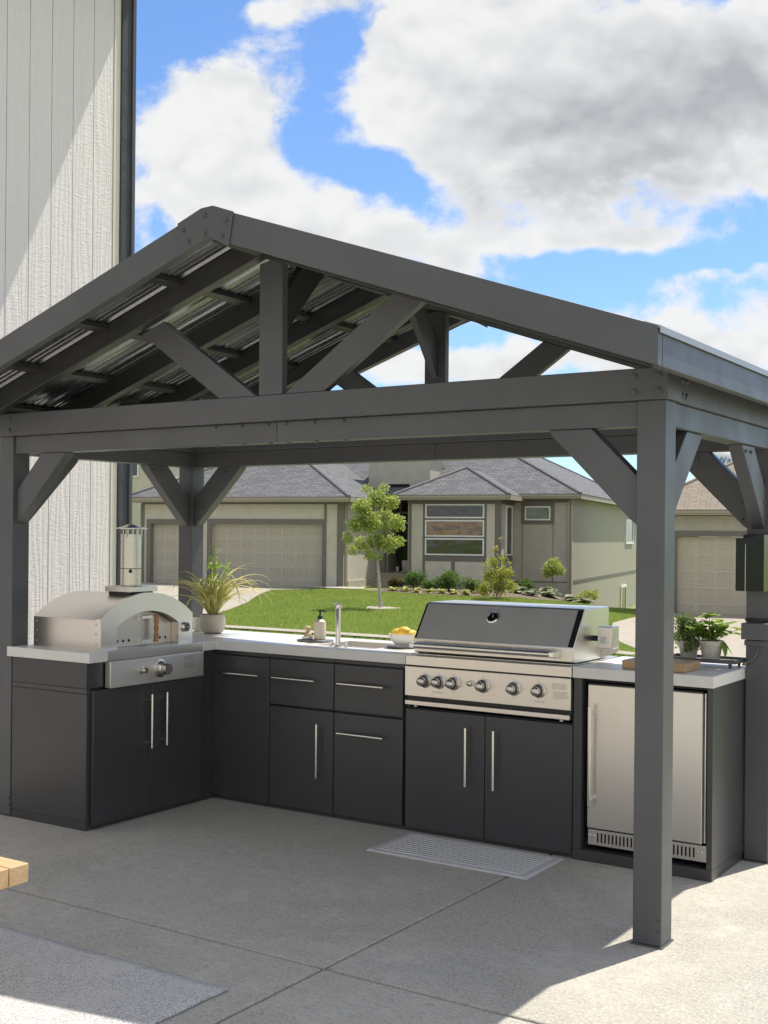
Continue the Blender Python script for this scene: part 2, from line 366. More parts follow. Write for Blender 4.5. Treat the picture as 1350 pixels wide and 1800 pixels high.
def mat_siding_v(name, col):
    """vertical panel siding of far walls: fine grooves, their shade darkened into the colour"""
    m = bpy.data.materials.new(name); m.use_nodes = True; t = NT(m.node_tree); b = t.n['Principled BSDF']
    co = t.node('ShaderNodeTexCoord').outputs['Object']
    w = t.node('ShaderNodeTexWave', wave_type='BANDS', bands_direction='Y', wave_profile='SAW'); t.put(w.inputs['Vector'], co); w.inputs['Scale'].default_value = .785
    g = t.ramp(w.outputs['Fac'], .86, .97); n = t.noise(co, 4, 4)
    t.put(b.inputs['Base Color'], t.mix(t.math('MULTIPLY', g, .7), t.mix(t.ramp(n, .3, .7, 0, .3), (*col, 1), (*(x * .9 for x in col), 1)), (.10, .09, .07, 1))); b.inputs['Roughness'].default_value = .75
    bn = t.node('ShaderNodeBump'); bn.inputs['Strength'].default_value = 1; bn.inputs['Distance'].default_value = .012; bn.invert = True
    t.put(bn.inputs['Height'], g); t.l.new(bn.outputs[0], b.inputs['Normal']); MATS[name] = m
mat_siding_v('siding_far', (.40, .365, .30))

# ------------------------------------------------------------------ mesh helpers
def wloc(o):
    v = Vector((0, 0, 0))
    while o is not None: v = v + o.location; o = o.parent
    return v
def tag(o, label=None, cat=None, group=None, kind=None):
    if label: o['label'] = label
    if cat: o['category'] = cat
    if group: o['group'] = group
    if kind: o['kind'] = kind
    return o
def thing(name, label, cat, loc=(0, 0, 0), rz=0.0, group=None):
    o = bpy.data.objects.new(name, None); COL.objects.link(o); o.location = loc; o.rotation_euler = (0, 0, rz); o.empty_display_size = .1
    return tag(o, label, cat, group)

class MB:
    def __init__(s): s.v = []; s.f = []; s.mi = []; s.cur = 0; s.uv = {}
    def add(s, vs, fs):
        k = len(s.v); s.v += [tuple(p) for p in vs]
        for f in fs: s.f.append(tuple(i + k for i in f)); s.mi.append(s.cur)
        return s
    def box(s, x0, x1, y0, y1, z0, z1):
        return s.add([(x0, y0, z0), (x1, y0, z0), (x1, y1, z0), (x0, y1, z0), (x0, y0, z1), (x1, y0, z1), (x1, y1, z1), (x0, y1, z1)],
                     [(0, 3, 2, 1), (4, 5, 6, 7), (0, 1, 5, 4), (1, 2, 6, 5), (2, 3, 7, 6), (3, 0, 4, 7)])
    def prism(s, poly, axis, t0, t1):
        """poly: 2D points, extruded along axis ('x': (y,z), 'y': (x,z), 'z': (x,y))"""
        def P(a, b, t): return {'x': (t, a, b), 'y': (a, t, b), 'z': (a, b, t)}[axis]
        n = len(poly); area = sum(poly[i][0] * poly[(i + 1) % n][1] - poly[(i + 1) % n][0] * poly[i][1] for i in range(n))
        if (area < 0): poly = poly[::-1]
        vs = [P(a, b, t0) for a, b in poly] + [P(a, b, t1) for a, b in poly]
        fl = axis != 'y'
        fs = [tuple(range(n - 1, -1, -1)) if fl else tuple(range(n)), tuple(range(n, 2 * n)) if fl else tuple(range(2 * n - 1, n - 1, -1))]
        for i in range(n):
            j = (i + 1) % n; q = (i, j, n + j, n + i); fs.append(q if fl else q[::-1])
        return s.add(vs, fs)
    def cyl(s, p0, p1, r0, r1=None, n=16, caps=True):
        r1 = r0 if r1 is None else r1; p0 = Vector(p0); p1 = Vector(p1); d = (p1 - p0).normalized()
        a = d.orthogonal().normalized(); b = d.cross(a)
        vs = []
        for p, r in ((p0, r0), (p1, r1)):
            for i in range(n): t = 2 * math.pi * i / n; vs.append(p + r * (math.cos(t) * a + math.sin(t) * b))
        fs = [(i, (i + 1) % n, n + (i + 1) % n, n + i) for i in range(n)]
        if caps: fs += [tuple(range(n - 1, -1, -1)), tuple(range(n, 2 * n))]
        return s.add(vs, fs)
    def tube(s, pts, rad, n=8):
        pts = [Vector(p) for p in pts]; rad = rad if isinstance(rad, (list, tuple)) else [rad] * len(pts); vs = []
        a = None
        for i, p in enumerate(pts):
            d = (pts[min(i + 1, len(pts) - 1)] - pts[max(i - 1, 0)]).normalized()
            a = d.orthogonal().normalized() if a is None else (a - d * a.dot(d)).normalized()
            b = d.cross(a)
            for k in range(n): t = 2 * math.pi * k / n; vs.append(p + rad[i] * (math.cos(t) * a + math.sin(t) * b))
        fs = []
        for i in range(len(pts) - 1):
            for k in range(n): fs.append((i * n + k, i * n + (k + 1) % n, (i + 1) * n + (k + 1) % n, (i + 1) * n + k))
        fs += [tuple(range(n - 1, -1, -1)), tuple(range((len(pts) - 1) * n, len(pts) * n))]
        return s.add(vs, fs)
    def lathe(s, prof, c=(0, 0, 0), n=32, axis='z'):
        vs = []
        for r, h in prof:
            for i in range(n):
                t = 2 * math.pi * i / n; a, b = r * math.cos(t), r * math.sin(t)
                p = {'z': (a, b, h), '-y': (a, -h, b), 'x': (h, a, b)}[axis]; vs.append((p[0] + c[0], p[1] + c[1], p[2] + c[2]))
        fs = []
        m = len(prof)
        for i in range(m - 1):
            for k in range(n): fs.append((i * n + k, i * n + (k + 1) % n, (i + 1) * n + (k + 1) % n, (i + 1) * n + k))
        if prof[0][0] > 1e-6: fs.append(tuple(range(n - 1, -1, -1)))
        if prof[-1][0] > 1e-6: fs.append(tuple(range((m - 1) * n, m * n)))
        return s.add(vs, fs)
    def build(s, name, mat, parent=None, smooth=False, bevel=0.0, local=False, seg=2):
        me = bpy.data.meshes.new(name)
        off = Vector((0, 0, 0)) if (local or parent is None) else wloc(parent)
        me.from_pydata([(x - off.x, y - off.y, z - off.z) for x, y, z in s.v], [], s.f); me.update()
        mats = mat if isinstance(mat, (list, tuple)) else [mat]
        for m in mats: me.materials.append(MATS[m])
        if len(mats) > 1: me.polygons.foreach_set('material_index', s.mi)
        bm = bmesh.new(); bm.from_mesh(me); bmesh.ops.recalc_face_normals(bm, faces=bm.faces); bm.to_mesh(me); bm.free()
        if smooth:
            me.polygons.foreach_set('use_smooth', [True] * len(me.polygons))
            try: me.set_sharp_from_angle(angle=R(38))
            except Exception: pass
        o = bpy.data.objects.new(name, me); COL.objects.link(o)
        if parent is not None: o.parent = parent
        if bevel:
            b = o.modifiers.new('bevel', 'BEVEL'); b.width = bevel; b.segments = seg; b.limit_method = 'ANGLE'; b.angle_limit = R(35); b.harden_normals = False
            me.polygons.foreach_set('use_smooth', [True] * len(me.polygons))
            try: me.set_sharp_from_angle(angle=R(30))
            except Exception: pass
        return o
def Bx(name, mat, parent, *a, bevel=.0015, local=False): return MB().box(*a).build(name, mat, parent, bevel=bevel, local=local)
def share(src, name, parent, loc, rot=None):
    o = src.copy(); COL.objects.link(o); o.name = name; o.parent = parent; o.location = loc
    if rot: o.rotation_euler = rot
    return o
def raw_mesh(name, V, F, mat, parent=None, n=4, mi=None):
    """fast mesh from numpy arrays; F all n-gons of the same size"""
    me = bpy.data.meshes.new(name); V = np.asarray(V, np.float32); F = np.asarray(F, np.int32)
    me.vertices.add(len(V)); me.vertices.foreach_set('co', V.ravel())
    me.loops.add(F.size); me.loops.foreach_set('vertex_index', F.ravel())
    me.polygons.add(len(F)); me.polygons.foreach_set('loop_start', np.arange(0, F.size, n, dtype=np.int32))
    mats = mat if isinstance(mat, (list, tuple)) else [mat]
    for m in mats: me.materials.append(MATS[m])
    if mi is not None: me.polygons.foreach_set('material_index', np.asarray(mi, np.int32))
    me.update(calc_edges=True); me.validate()
    o = bpy.data.objects.new(name, me); COL.objects.link(o)
    if parent is not None: o.parent = parent
    return o

# ------------------------------------------------------------------ terrain
def sstep(a, b, x):
    t = np.clip((x - a) / (b - a), 0, 1); return t * t * (3 - 2 * t)
CY, SY = math.cos(YAW), math.sin(YAW)
def terr(X, Y):
    X = np.asarray(X, float); Y = np.asarray(Y, float)
    r = CY * X + SY * Y; d = -SY * X + CY * Y
    zl = -.45 + .20 * sstep(33, 40, d)
    q = sstep(3.5, 8, r); z = zl * (1 - q) + (-.75) * q
    z = z - .9 * sstep(37, 47, d) * sstep(5.5, 8, r)
    k = sstep(9.0, 19.0, d)
    return -.05 * (1 - k) + z * k
def terrain_sheet(name, xs, ys, mat, dz=0.0, inside=None):
    xs = np.asarray(xs); ys = np.asarray(ys); gx, gy = np.meshgrid(xs, ys); Z = terr(gx, gy) + dz
    V = np.stack([gx.ravel(), gy.ravel(), Z.ravel()], 1); nx = len(xs); F = []
    for j in range(len(ys) - 1):
        for i in range(nx - 1):
            if inside is None or inside(.5 * (xs[i] + xs[i + 1]), .5 * (ys[j] + ys[j + 1])): F.append((j * nx + i, j * nx + i + 1, (j + 1) * nx + i + 1, (j + 1) * nx + i))
    o = raw_mesh(name, V, F, mat); o.data.polygons.foreach_set('use_smooth', [True] * len(F)); return o
xs = np.concatenate([[-900, -400, -200, -120, -80], np.arange(-60, 20, .8), [25, 40, 80, 160, 400, 900]])
ys = np.concatenate([[-900, -400, -160, -60, -20], np.arange(-8, 62, .8), [70, 90, 140, 250, 500, 1200]])
tag(terrain_sheet('ground', xs, ys, 'grass'), kind='structure')

def poly_sheet(name, poly, mat, dz, step=.5, thick=.06):
    """a paved strip that follows the terrain: strip between two polylines given as (left, right)"""
    L, Rr = poly; m = MB(); n = 60
    def along(pl):
        P = [np.array(p, float) for p in pl]; seg = [np.linalg.norm(P[i + 1] - P[i]) for i in range(len(P) - 1)]; cum = np.concatenate([[0], np.cumsum(seg)])
        T = np.linspace(0, cum[-1], n); return np.stack([np.interp(T, cum, [p[0] for p in P]), np.interp(T, cum, [p[1] for p in P])], 1)
    A, B = along(L), along(Rr); k = 24; vs = []; fs = []
    for i in range(n):
        for j in range(k): p = A[i] + (B[i] - A[i]) * j / (k - 1); vs.append((p[0], p[1], float(terr(p[0], p[1])) + dz))
    for i in range(n - 1):
        for j in range(k - 1): fs.append((i * k + j, i * k + j + 1, (i + 1) * k + j + 1, (i + 1) * k + j))
    m.add(vs, fs); o = m.build(name, mat, smooth=True); return o
LAWN_EDGE = [(-23.0, 31.3), (-24.1, 30.2), (-23.2, 28.4), (-21.7, 26.0), (-20.0, 23.2), (-18.2, 19.3)]
tag(poly_sheet('driveway', (LAWN_EDGE, [(-33, 33.5), (-33, 31), (-32, 28), (-31, 26), (-30, 23), (-29, 19.3)]), 'path', .03), kind='structure')
RD_EDGE = [(-13.0, 34.7), (-12.3, 31), (-11.4, 27.6), (-9.2, 22.2), (-7.6, 19.9), (-6.2, 18.2)]
tag(poly_sheet('driveway', (RD_EDGE, [(-4, 37), (-3, 33), (-2, 29), (0, 23), (2, 20), (3, 18.2)]), 'path', .03), kind='structure')
tag(poly_sheet('footpath', ([(-30, 19.45), (-20, 19.45), (-13, 19.45), (-7.5, 19.45)], [(-30, 18.95), (-20, 18.95), (-13, 18.95), (-7.5, 18.95)]), 'path', .05), kind='structure')
tag(poly_sheet('street', ([(-60, 16.5), (-20, 16.5), (30, 16.5)], [(-60, 10.5), (-20, 10.5), (30, 10.5)]), 'asphalt', .03), kind='structure')

# patio of cast slabs with tooled joints
patio = bpy.data.objects.new('patio', None); COL.objects.link(patio); tag(patio, kind='structure')
jx = [-6.62, -2.48, 1.7, 5.9, 10.1]; jy = [-13.2, -9.05, -4.9, -.74, 3.42, 7.4]
for i in range(4):
    for j in range(5):
        MB().box(jx[i] + .0065, jx[i + 1] - .0065, jy[j] + .0065, jy[j + 1] - .0065, -.12, 0).build('slab', 'concrete', patio, bevel=.006, seg=3)
MB().box(-6.6, 10.08, -13.18, 7.38, -.14, -.022).build('bed', 'joint_filler', patio)

# ------------------------------------------------------------------ own house on the left
hs = thing('house', 'tall pale house wall of grooved boards with charcoal corner trim at left', 'house', (-6.66, 6.6, 0))
MB().box(-13, -6.672, -7, 6.59, -.3, 5.9).build('wall', 'trim_cream', hs)
b0 = None
for k in range(34):
    y1 = 6.400 - k * .197
    if b0 is None:
        b0 = MB().box(-6.671, -6.66, y1 - .197 + .003, y1 - .003, -.1, 5.88).build('board', 'siding_board', hs, bevel=.002)
        base = b0.location.copy()
    else: share(b0, 'board', hs, (0, -k * .197, 0))
Bx('corner_board', 'trim_cream', hs, -6.671, -6.655, 6.402, 6.464, -.1, 5.88)
Bx('corner_trim', 'charcoal_trim', hs, -6.70, -6.640, 6.466, 6.562, -.1, 5.88, bevel=.003)
Bx('downspout', 'spout', hs, -6.66, -6.625, 6.564, 6.598, -.1, 5.88, bevel=.004)
ev = MB().box(-13.4, -6.22, -7.3, 6.72, 5.9, 6.08).build('roof', 'charcoal_trim', hs)
MB().add([(-13.4, -7.3, 6.081), (-6.22, -7.3, 6.081), (-6.22, 6.72, 6.081), (-13.4, 6.72, 6.081), (-9.8, -7.3, 7.9), (-9.8, 6.72, 7.9)], [(0, 4, 5, 3), (1, 2, 5, 4), (0, 1, 4), (2, 3, 5)]).build('roof_slope', 'shingle_grey', hs)

# ------------------------------------------------------------------ pavilion
pv = thing('pavilion', 'charcoal metal gable pavilion standing over the outdoor kitchen', 'pavilion', (-3.44, 5.05, 0))
PM = 'powder'
PW = .112; XL0, XL1 = -5.311, -5.199; XR0, XR1 = -1.681, -1.569; YF0, YF1 = 4.29, 4.402; YB0, YB1 = 5.70, 5.812
Z0, Z1, ZT = 1.947, 2.041, 2.160
def bolt(parent, p, n, r=.011):
    d = Vector(n).normalized(); p = Vector(p)
    m = MB(); m.cyl(p, p + d * .003, r * 1.35, n=14); m.cyl(p + d * .003, p + d * .009, r, r * .8, n=6 if False else 12)
    return m.build('bolt', PM, parent, smooth=True)
for (x0, x1) in ((XL0, XL1), (XR0, XR1)):
    for (y0, y1) in ((YF0, YF1), (YB0, YB1)):
        p = Bx('post', PM, pv, x0, x1, y0, y1, .006, Z1 - .001, bevel=.003)
        Bx('base_plate', PM, p, x0 - .007, x1 + .007, y0 - .007, y1 + .007, .0005, .0058, bevel=.001)
        for zz in (.06, .10):
            bolt(p, (x1 - .012, y0, zz), (0, -1, 0), .005)
# beams
beam = Bx('beam', PM, pv, -5.335, -1.553, 4.268, 4.420, Z1, ZT, bevel=.003)
for sx, xe in ((1, -1.553), (-1, -5.335)):
    for dx in (.035, .13):
        for zz in (2.07, 2.128): bolt(beam, (xe - sx * dx, 4.268, zz), (0, -1, 0))
bb = Bx('beam', PM, pv, -5.335, -1.553, 5.682, 5.834, Z1, ZT, bevel=.003)
for x0, x1, s in ((XL0 - .006, XL1 + .03, -1), (XR0 - .03, XR1 + .006, 1)):
    sb = Bx('beam', PM, pv, x0, x1, 4.422, 5.680, Z1, ZT, bevel=.003)
    for yy in (4.45, 4.50):
        for zz in (2.07, 2.128): bolt(sb, ((x1 if s > 0 else x0), yy, zz), (s, 0, 0))
for y0, y1 in ((4.302, 4.392), (5.710, 5.800)):
    for x0, x1 in ((XL1 + .001, -3.413), (-3.411, XR0 - .001)):
        lb = Bx('lower_beam', PM, pv, x0, x1, y0, y1, Z0, Z1 - .001, bevel=.003)
        if y0 < 5:
            for k in range(3):
                xx = (-3.46 - k * .16) if x0 < -4 else (-3.36 + k * .16)
                bolt(lb, (xx, y0 - .0, Z1 - .012), (0, -1, 0), .008); bolt(lb, (xx, y0 + .02, Z0), (0, 0, -1), .008)
for x0, x1 in ((XL0 + .010, XL1 - .010), (XR0 + .010, XR1 - .010)):
    Bx('lower_beam', PM, pv, x0, x1, YF1 + .001, YB0 - .001, Z0, Z1 - .001, bevel=.003)
# knee braces
def brace(cx, cy, axis, sgn, t0, t1):
    """cx,cy: post face; runs along +-axis and up; t0,t1: extent across"""
    o0 = .375; o1 = .195
    base = cx if axis == 'x' else cy
    poly = [(base + sgn * .001, Z0 - o0), (base + sgn * .001, Z0 - o1), (base + sgn * o1, Z0 - .001), (base + sgn * o0, Z0 - .001), (base + sgn * (o0 - .012), Z0 - .022), (base + sgn * .022, Z0 - o0 + .012)]
    b = MB().prism(poly, 'y' if axis == 'x' else 'x', t0, t1).build('brace', PM, pv, bevel=.003)
    if t0 < 5 and axis == 'x' or axis == 'y' and sgn > 0: return
    for (a, zz) in ((.03, Z0 - .25), (.03, Z0 - .33), (.25, Z0 - .03), (.33, Z0 - .03)):
        if axis == 'x': bolt(b, (base + sgn * a, t0, zz), (0, -1, 0), .007)
        else: bolt(b, (t1, base + sgn * a, zz), (1, 0, 0), .007)
for (y0, y1) in ((4.315, 4.379), (5.724, 5.788)):
    brace(XL1, 0, 'x', 1, y0, y1); brace(XR0, 0, 'x', -1, y0, y1)
for (x0, x1) in ((XL0 + .024, XL1 - .024), (XR0 + .024, XR1 - .024)):
    brace(0, YF1, 'y', 1, x0, x1); brace(0, YB0, 'y', -1, x0, x1)
# roof frame
XC = -3.44; ZA = 2.923; PITCH = .342; XE = 2.0; YR0, YR1 = 3.856, 6.13; PH = .135
def zr(x): return ZA - PITCH * abs(x - XC)
def rafter(name, y0, y1, top, h, s, xa=0.0, xe=XE, bev=.003, mat=PM):
    x0, x1 = XC + s * xa, XC + s * xe
    return MB().prism([(x0, zr(x0) - top), (x1, zr(x1) - top), (x1, zr(x1) - top - h), (x0, zr(x0) - top - h)], 'y', y0, y1).build(name, mat, pv, bevel=bev)
for s in (-1, 1):
    rafter('rake_board', YR0, YR0 + .045, 0, PH, s, .0006)
    rafter('rake_board', YR1 - .045, YR1, 0, PH, s, .0006)
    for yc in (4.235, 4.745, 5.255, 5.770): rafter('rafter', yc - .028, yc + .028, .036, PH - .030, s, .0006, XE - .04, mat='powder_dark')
    # short purlins between the rafters
    for a in (.03, .47, .96, 1.45, 1.90):
        ylist = [YR0 + .046, 4.206, 4.264, 4.716, 4.774, 5.226, 5.284, 5.741, 5.799, YR1 - .046]
        for k in range(0, 10, 2):
            xa, xb = XC + s * a, XC + s * (a + .045)
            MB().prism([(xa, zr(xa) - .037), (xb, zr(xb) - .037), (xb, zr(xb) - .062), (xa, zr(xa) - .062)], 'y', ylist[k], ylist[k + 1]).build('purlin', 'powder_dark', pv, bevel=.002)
    # eave board
    xe0 = XC + s * (XE - .036); xe1 = XC + s * (XE + .0)
    MB().box(min(xe0, xe1), max(xe0, xe1), YR0 + .046, YR1 - .046, zr(XC + XE) - .135, zr(XC + XE) - .001).build('eave_board', PM, pv, bevel=.003)
    Bx('eave_end', PM, pv, min(xe0, xe1), max(xe0 , xe1) , YR0 + .0455 - .0, YR0 + .0459, zr(XC + XE) - .12, zr(XC + XE) - .01, bevel=0)
    # corrugated sheets, ribs running down the slope
    ncorr = 3; wid = (YR1 - YR0 - .094) / ncorr
    for k in range(ncorr):
        ys0 = YR0 + .047 + k * wid + .0005; ys1 = ys0 + wid - .001; prof = []
        n = 5; pr = wid / n
        for q in range(n):
            a = ys0 + q * pr
            prof += [(a, 0), (a + pr * .28, 0), (a + pr * .31, .004), (a + pr * .36, .004), (a + pr * .39, 0), (a + pr * .52, 0), (a + pr * .55, .004), (a + pr * .60, .004), (a + pr * .63, 0), (a + pr * .80, 0), (a + pr * .86, .018), (a + pr * .93, .018)]
        prof.append((ys1, 0)); m = MB(); vs = []
        xs_ = [XC + s * .004, XC + s * 1.0, XC + s * (XE - .038)]
        for x in xs_:
            for (y, h) in prof: vs.append((x, y, zr(x) - .035 + h))
        for x in xs_:
            for (y, h) in prof: vs.append((x, y, zr(x) - .0338 + h))
        N = len(prof); fs = []
        for lay in (0, 3):
            for i in range(2):
                for j in range(N - 1): a = (lay + i) * N + j; fs.append((a, a + 1, a + N + 1, a + N))
        m.add(vs, fs).build('roof_sheet', 'roof_sheet', pv)
    # drip edge along the eave
    x0, x1 = XC + s * (XE - .05), XC + s * (XE + .010)
    MB().prism([(x0, zr(x0) + .001), (x1, zr(x1) + .001), (x1, zr(x1) - .022), (x1 - s * .004, zr(x1) - .022), (x1 - s * .004, zr(x1) - .006), (x0, zr(x0) - .006)], 'y', YR0 + .002, YR1 - .002).build('drip_edge', 'drip_metal', pv)
x0, x1 = XC - .16, XC + .16
MB().prism([(x0, zr(x0) + .002), (XC, ZA + .004), (x1, zr(x1) + .002), (x1, zr(x1) - .002), (XC, ZA - .001), (x0, zr(x0) - .002)], 'y', YR0 + .047, YR1 - .047).build('ridge_cap', 'roof_sheet', pv)
for yy, n in ((YR0, -1), (YR1, 1)):
    a, b = XC - .17, XC + .145
    poly = [(a, zr(a) + .005), (XC - .035, zr(XC - .035) + .006), (XC + .03, zr(XC + .03) + .007), (b, zr(b) + .005), (b - .025, zr(b) - PH - .004), (XC + .02, zr(XC) - PH - .002), (XC - .06, zr(XC - .06) - PH - .003), (a, zr(a) - PH - .004)]
    g = MB().prism(poly, 'y', yy + (n * .001 if n > 0 else -.007), yy + (.007 if n > 0 else -.001)).build('gusset_plate', PM, pv, bevel=.0015)
    for (dx, dz) in ((-.135, -.04), (-.012, -.035), (.105, -.04), (-.105, -.105), (-.012, -.115), (.085, -.11)):
        bolt(g, (XC + dx, yy + n * .007, zr(XC + dx) + dz), (0, n, 0), .009)
# truss webs
for yc in (4.29, 5.745):
    xk = -3.427
    MB().prism([(xk - .067, ZT + .001), (xk + .067, ZT + .001), (xk + .067, zr(xk + .067) - .143), (xk, zr(xk) - .143), (xk - .067, zr(xk - .067) - .143)], 'y', yc - .02, yc + .02).build('king_post', PM, pv, bevel=.003)
    for s in (-1, 1):
        top = .735; bot = .135; hw = .062
        L = math.hypot(top - bot, .385); dx, dz = (top - bot) / L, .385 / L
        a = Vector((bot + .06, ZT + .001)); b = Vector((top, zr(XC + top) - .143)); d = (b - a).normalized(); nrm = Vector((-d.y, d.x)) * hw
        def cut_low(p): t = (ZT + .001 - p.y) / d.y; return p + d * t
        def cut_high(p):
            # onto rafter underside
            t = 0
            for _ in range(30): t += (ZA - PITCH * abs(p.x + d.x * t) - .143 - (p.y + d.y * t)) / (d.y + PITCH * d.x)
            return p + d * t
        l0, l1, h0, h1 = cut_low(a + nrm), cut_low(a - nrm), cut_high(b + nrm), cut_high(b - nrm)
        if l0.x < .072: l0.x = .072
        MB().prism([(xk + s * q.x, q.y) for q in (l0, l1, h1, h0)], 'y', yc - .021, yc + .019).build('truss_brace', PM, pv, bevel=.003)

# ridge beam between the rafters and its lengthwise braces from the king posts
for y0, y1 in ((YR0 + .046, 4.206), (4.264, 4.716), (4.774, 5.226), (5.284, 5.741), (5.799, YR1 - .046)):
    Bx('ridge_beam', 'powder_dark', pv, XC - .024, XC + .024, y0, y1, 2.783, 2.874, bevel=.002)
for pts in ([(4.311, 2.40), (4.311, 2.585), (4.48, 2.782), (4.66, 2.782)], [(5.724, 2.40), (5.724, 2.585), (5.58, 2.782), (5.42, 2.782)]):
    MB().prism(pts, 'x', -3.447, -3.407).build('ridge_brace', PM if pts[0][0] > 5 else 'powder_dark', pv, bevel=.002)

# ------------------------------------------------------------------ cabinets
KX0, KXO = -5.19, -4.62            # oven leg back / carcass front
YC = 5.276; YD0 = 5.256            # back-run carcass front / door face
YK = 5.84
def bar_handle(parent, p0, p1, out, r=.0074):
    p0, p1, out = Vector(p0), Vector(p1), Vector(out); d = (p1 - p0).normalized()
    m = MB(); m.cyl(p0 + out, p1 + out, r, n=14)
    for q in (p0 + d * .03, p1 - d * .03): m.cyl(q, q + out, r * .8, n=10)
    return m.build('handle', 'handle', parent, smooth=True)
CB = 'cabinet'
# oven cabinet
oc = thing('oven_cabinet', 'charcoal double door cabinet carrying the pizza oven', 'cabinet', (-4.9, 4.77, 0))
Bx('carcass', 'cabinet_dark', oc, KX0 + .012, KXO - .012, 4.31, 5.26, .0008, .845)
Bx('end_panel', CB, oc, KX0, KXO, 4.290, 4.308, .043, .699, bevel=.002)
Bx('plinth', CB, oc, KX0, KXO, 4.290, 4.308, .0008, .0415, bevel=.002)
Bx('rail', CB, oc, KX0, KXO, 4.290, 4.308, .7005, .726, bevel=.002)
Bx('upper_panel', CB, oc, KX0, KXO - .002, 4.290, 4.308, .7275, .859, bevel=.002)
Bx('front_panel', CB, oc, KXO - .011, KXO, 4.3085, 4.405, .7275, .859, bevel=.002)
Bx('stile', CB, oc, KXO - .011, KXO - .002, 4.3085, 4.322, .004, .726, bevel=.001)
Bx('filler', CB, oc, KXO - .011, KXO, 5.14, 5.262, .0015, .859, bevel=.002)
Bx('plinth', CB, oc, KXO - .011, KXO - .002, 4.3225, 5.139, .0008, .024, bevel=.001)
for (y0, y1, hy) in ((4.318, 4.7365, 4.707), (4.7395, 5.138, 4.822)):
    dpt = Bx('door', CB, oc, KXO + .0005, KXO + .021, y0, y1, .026, .716, bevel=.0025)
    bar_handle(dpt, (KXO + .021, hy, .372), (KXO + .021, hy, .662), (.034, 0, 0))
# back-run cabinets
def cab(name, label, x0, x1):
    t = thing(name, label, 'cabinet', ((x0 + x1) / 2, 5.55, 0))
    Bx('carcass', 'cabinet_dark', t, x0 + .001, x1 - .001, YC + .001, YK, .0008, .857)
    Bx('plinth', CB, t, x0 + .001, x1 - .001, YC - .008, YC, .0008, .016, bevel=.001)
    Bx('top_rail', CB, t, x0 + .001, x1 - .001, YC - .010, YC, .838, .858, bevel=.001)
    return t
def front(t, name, x0, x1, z0, z1, hnd):
    d = Bx(name, CB, t, x0, x1, YD0, YD0 + .0195, z0, z1, bevel=.0025)
    bar_handle(d, (hnd[0], YD0, hnd[1]), (hnd[2], YD0, hnd[3]), (0, -.034, 0)); return d
t = cab('pull_out_cabinet', 'narrow charcoal cabinet with one full height panel in the corner', -4.66, -4.205)
Bx('filler', CB, t, -4.640, -4.563, YD0 + .006, YD0 + .0195, .020, .835, bevel=.001)
front(t, 'door', -4.560, -4.2075, .020, .832, (-4.545, .732, -4.26, .732))
t = cab('sink_cabinet', 'charcoal cabinet with drawer over a single door below the sink', -4.204, -3.762)
front(t, 'drawer', -4.2015, -3.7645, .582, .832, (-4.162, .732, -3.868, .732))
front(t, 'door', -4.2015, -3.7645, .020, .570, (-3.852, .21, -3.852, .502))
t = cab('drawer_cabinet', 'charcoal cabinet with two stacked drawers left of the grill', -3.761, -3.309)
front(t, 'drawer', -3.7585, -3.322, .582, .832, (-3.716, .732, -3.421, .732))
front(t, 'drawer', -3.7585, -3.322, .020, .570, (-3.716, .467, -3.421, .467))
t = thing('grill_cabinet', 'wide charcoal double door cabinet under the grill', 'cabinet', (-2.83, 5.55, 0))
Bx('carcass', 'cabinet_dark', t, -3.306, -2.362, YC + .001, YK, .0008, .640)
Bx('side_panel', CB, t, -3.306, -3.294, YC + .001, YK - .01, .641, .857, bevel=.001); Bx('side_panel', CB, t, -2.374, -2.362, YC + .001, YK - .01, .641, .857, bevel=.001)
Bx('plinth', CB, t, -3.306, -2.362, YC - .008, YC, .0008, .014, bevel=.001)
front(t, 'door', -3.303, -2.8405, .018, .634, (-2.9315, .277, -2.9315, .57))
front(t, 'door', -2.8365, -2.366, .018, .634, (-2.7745, .277, -2.7745, .57))
t = thing('fridge_cabinet', 'charcoal cabinet frame around the steel fridge at the right end', 'cabinet', (-2.0, 5.55, 0))
Bx('side_panel', CB, t, -2.360, -2.318, 5.250, YK, .0525, .859, bevel=.002)
Bx('side_panel', CB, t, -1.716, -1.690 , 5.250, YK, .0525, .859, bevel=.002)
Bx('plinth', CB, t, -2.360, -1.690, 5.250, YK, .0008, .0515, bevel=.002)
Bx('back_panel', 'cabinet_dark', t, -2.317, -1.717, YK - .012, YK - .001, .053, .858)
Bx('top_rail', 'cabinet_dark', t, -2.317, -1.717, 5.30, 5.34, .842, .858)

# fridge
fr = thing('fridge', 'stainless steel undercounter fridge with vented kick grille', 'fridge', (-2.01, 5.5, .06))
Bx('body', 'black', fr, -2.300, -1.732, 5.325, 5.80, .060, .835)
d = Bx('door', 'steel_x', fr, -2.296, -1.742, 5.268, 5.322, .155, .832, bevel=.004)
MB().box(-2.296, -1.742, 5.2725, 5.300, .8325, .838).build('door_gasket', 'black', d)
m = MB(); m.box(-2.276, -2.262, 5.222, 5.234, .26, .737); m.box(-2.275, -2.263, 5.2341, 5.267, .29, .31); m.box(-2.275, -2.263, 5.2341, 5.267, .69, .71); m.build('handle', 'handle', d, bevel=.003)
MB().cyl((-1.735, 5.29, .16), (-1.735, 5.29, .83), .007, n=12).build('hinge_rod', 'chrome', fr, smooth=True)
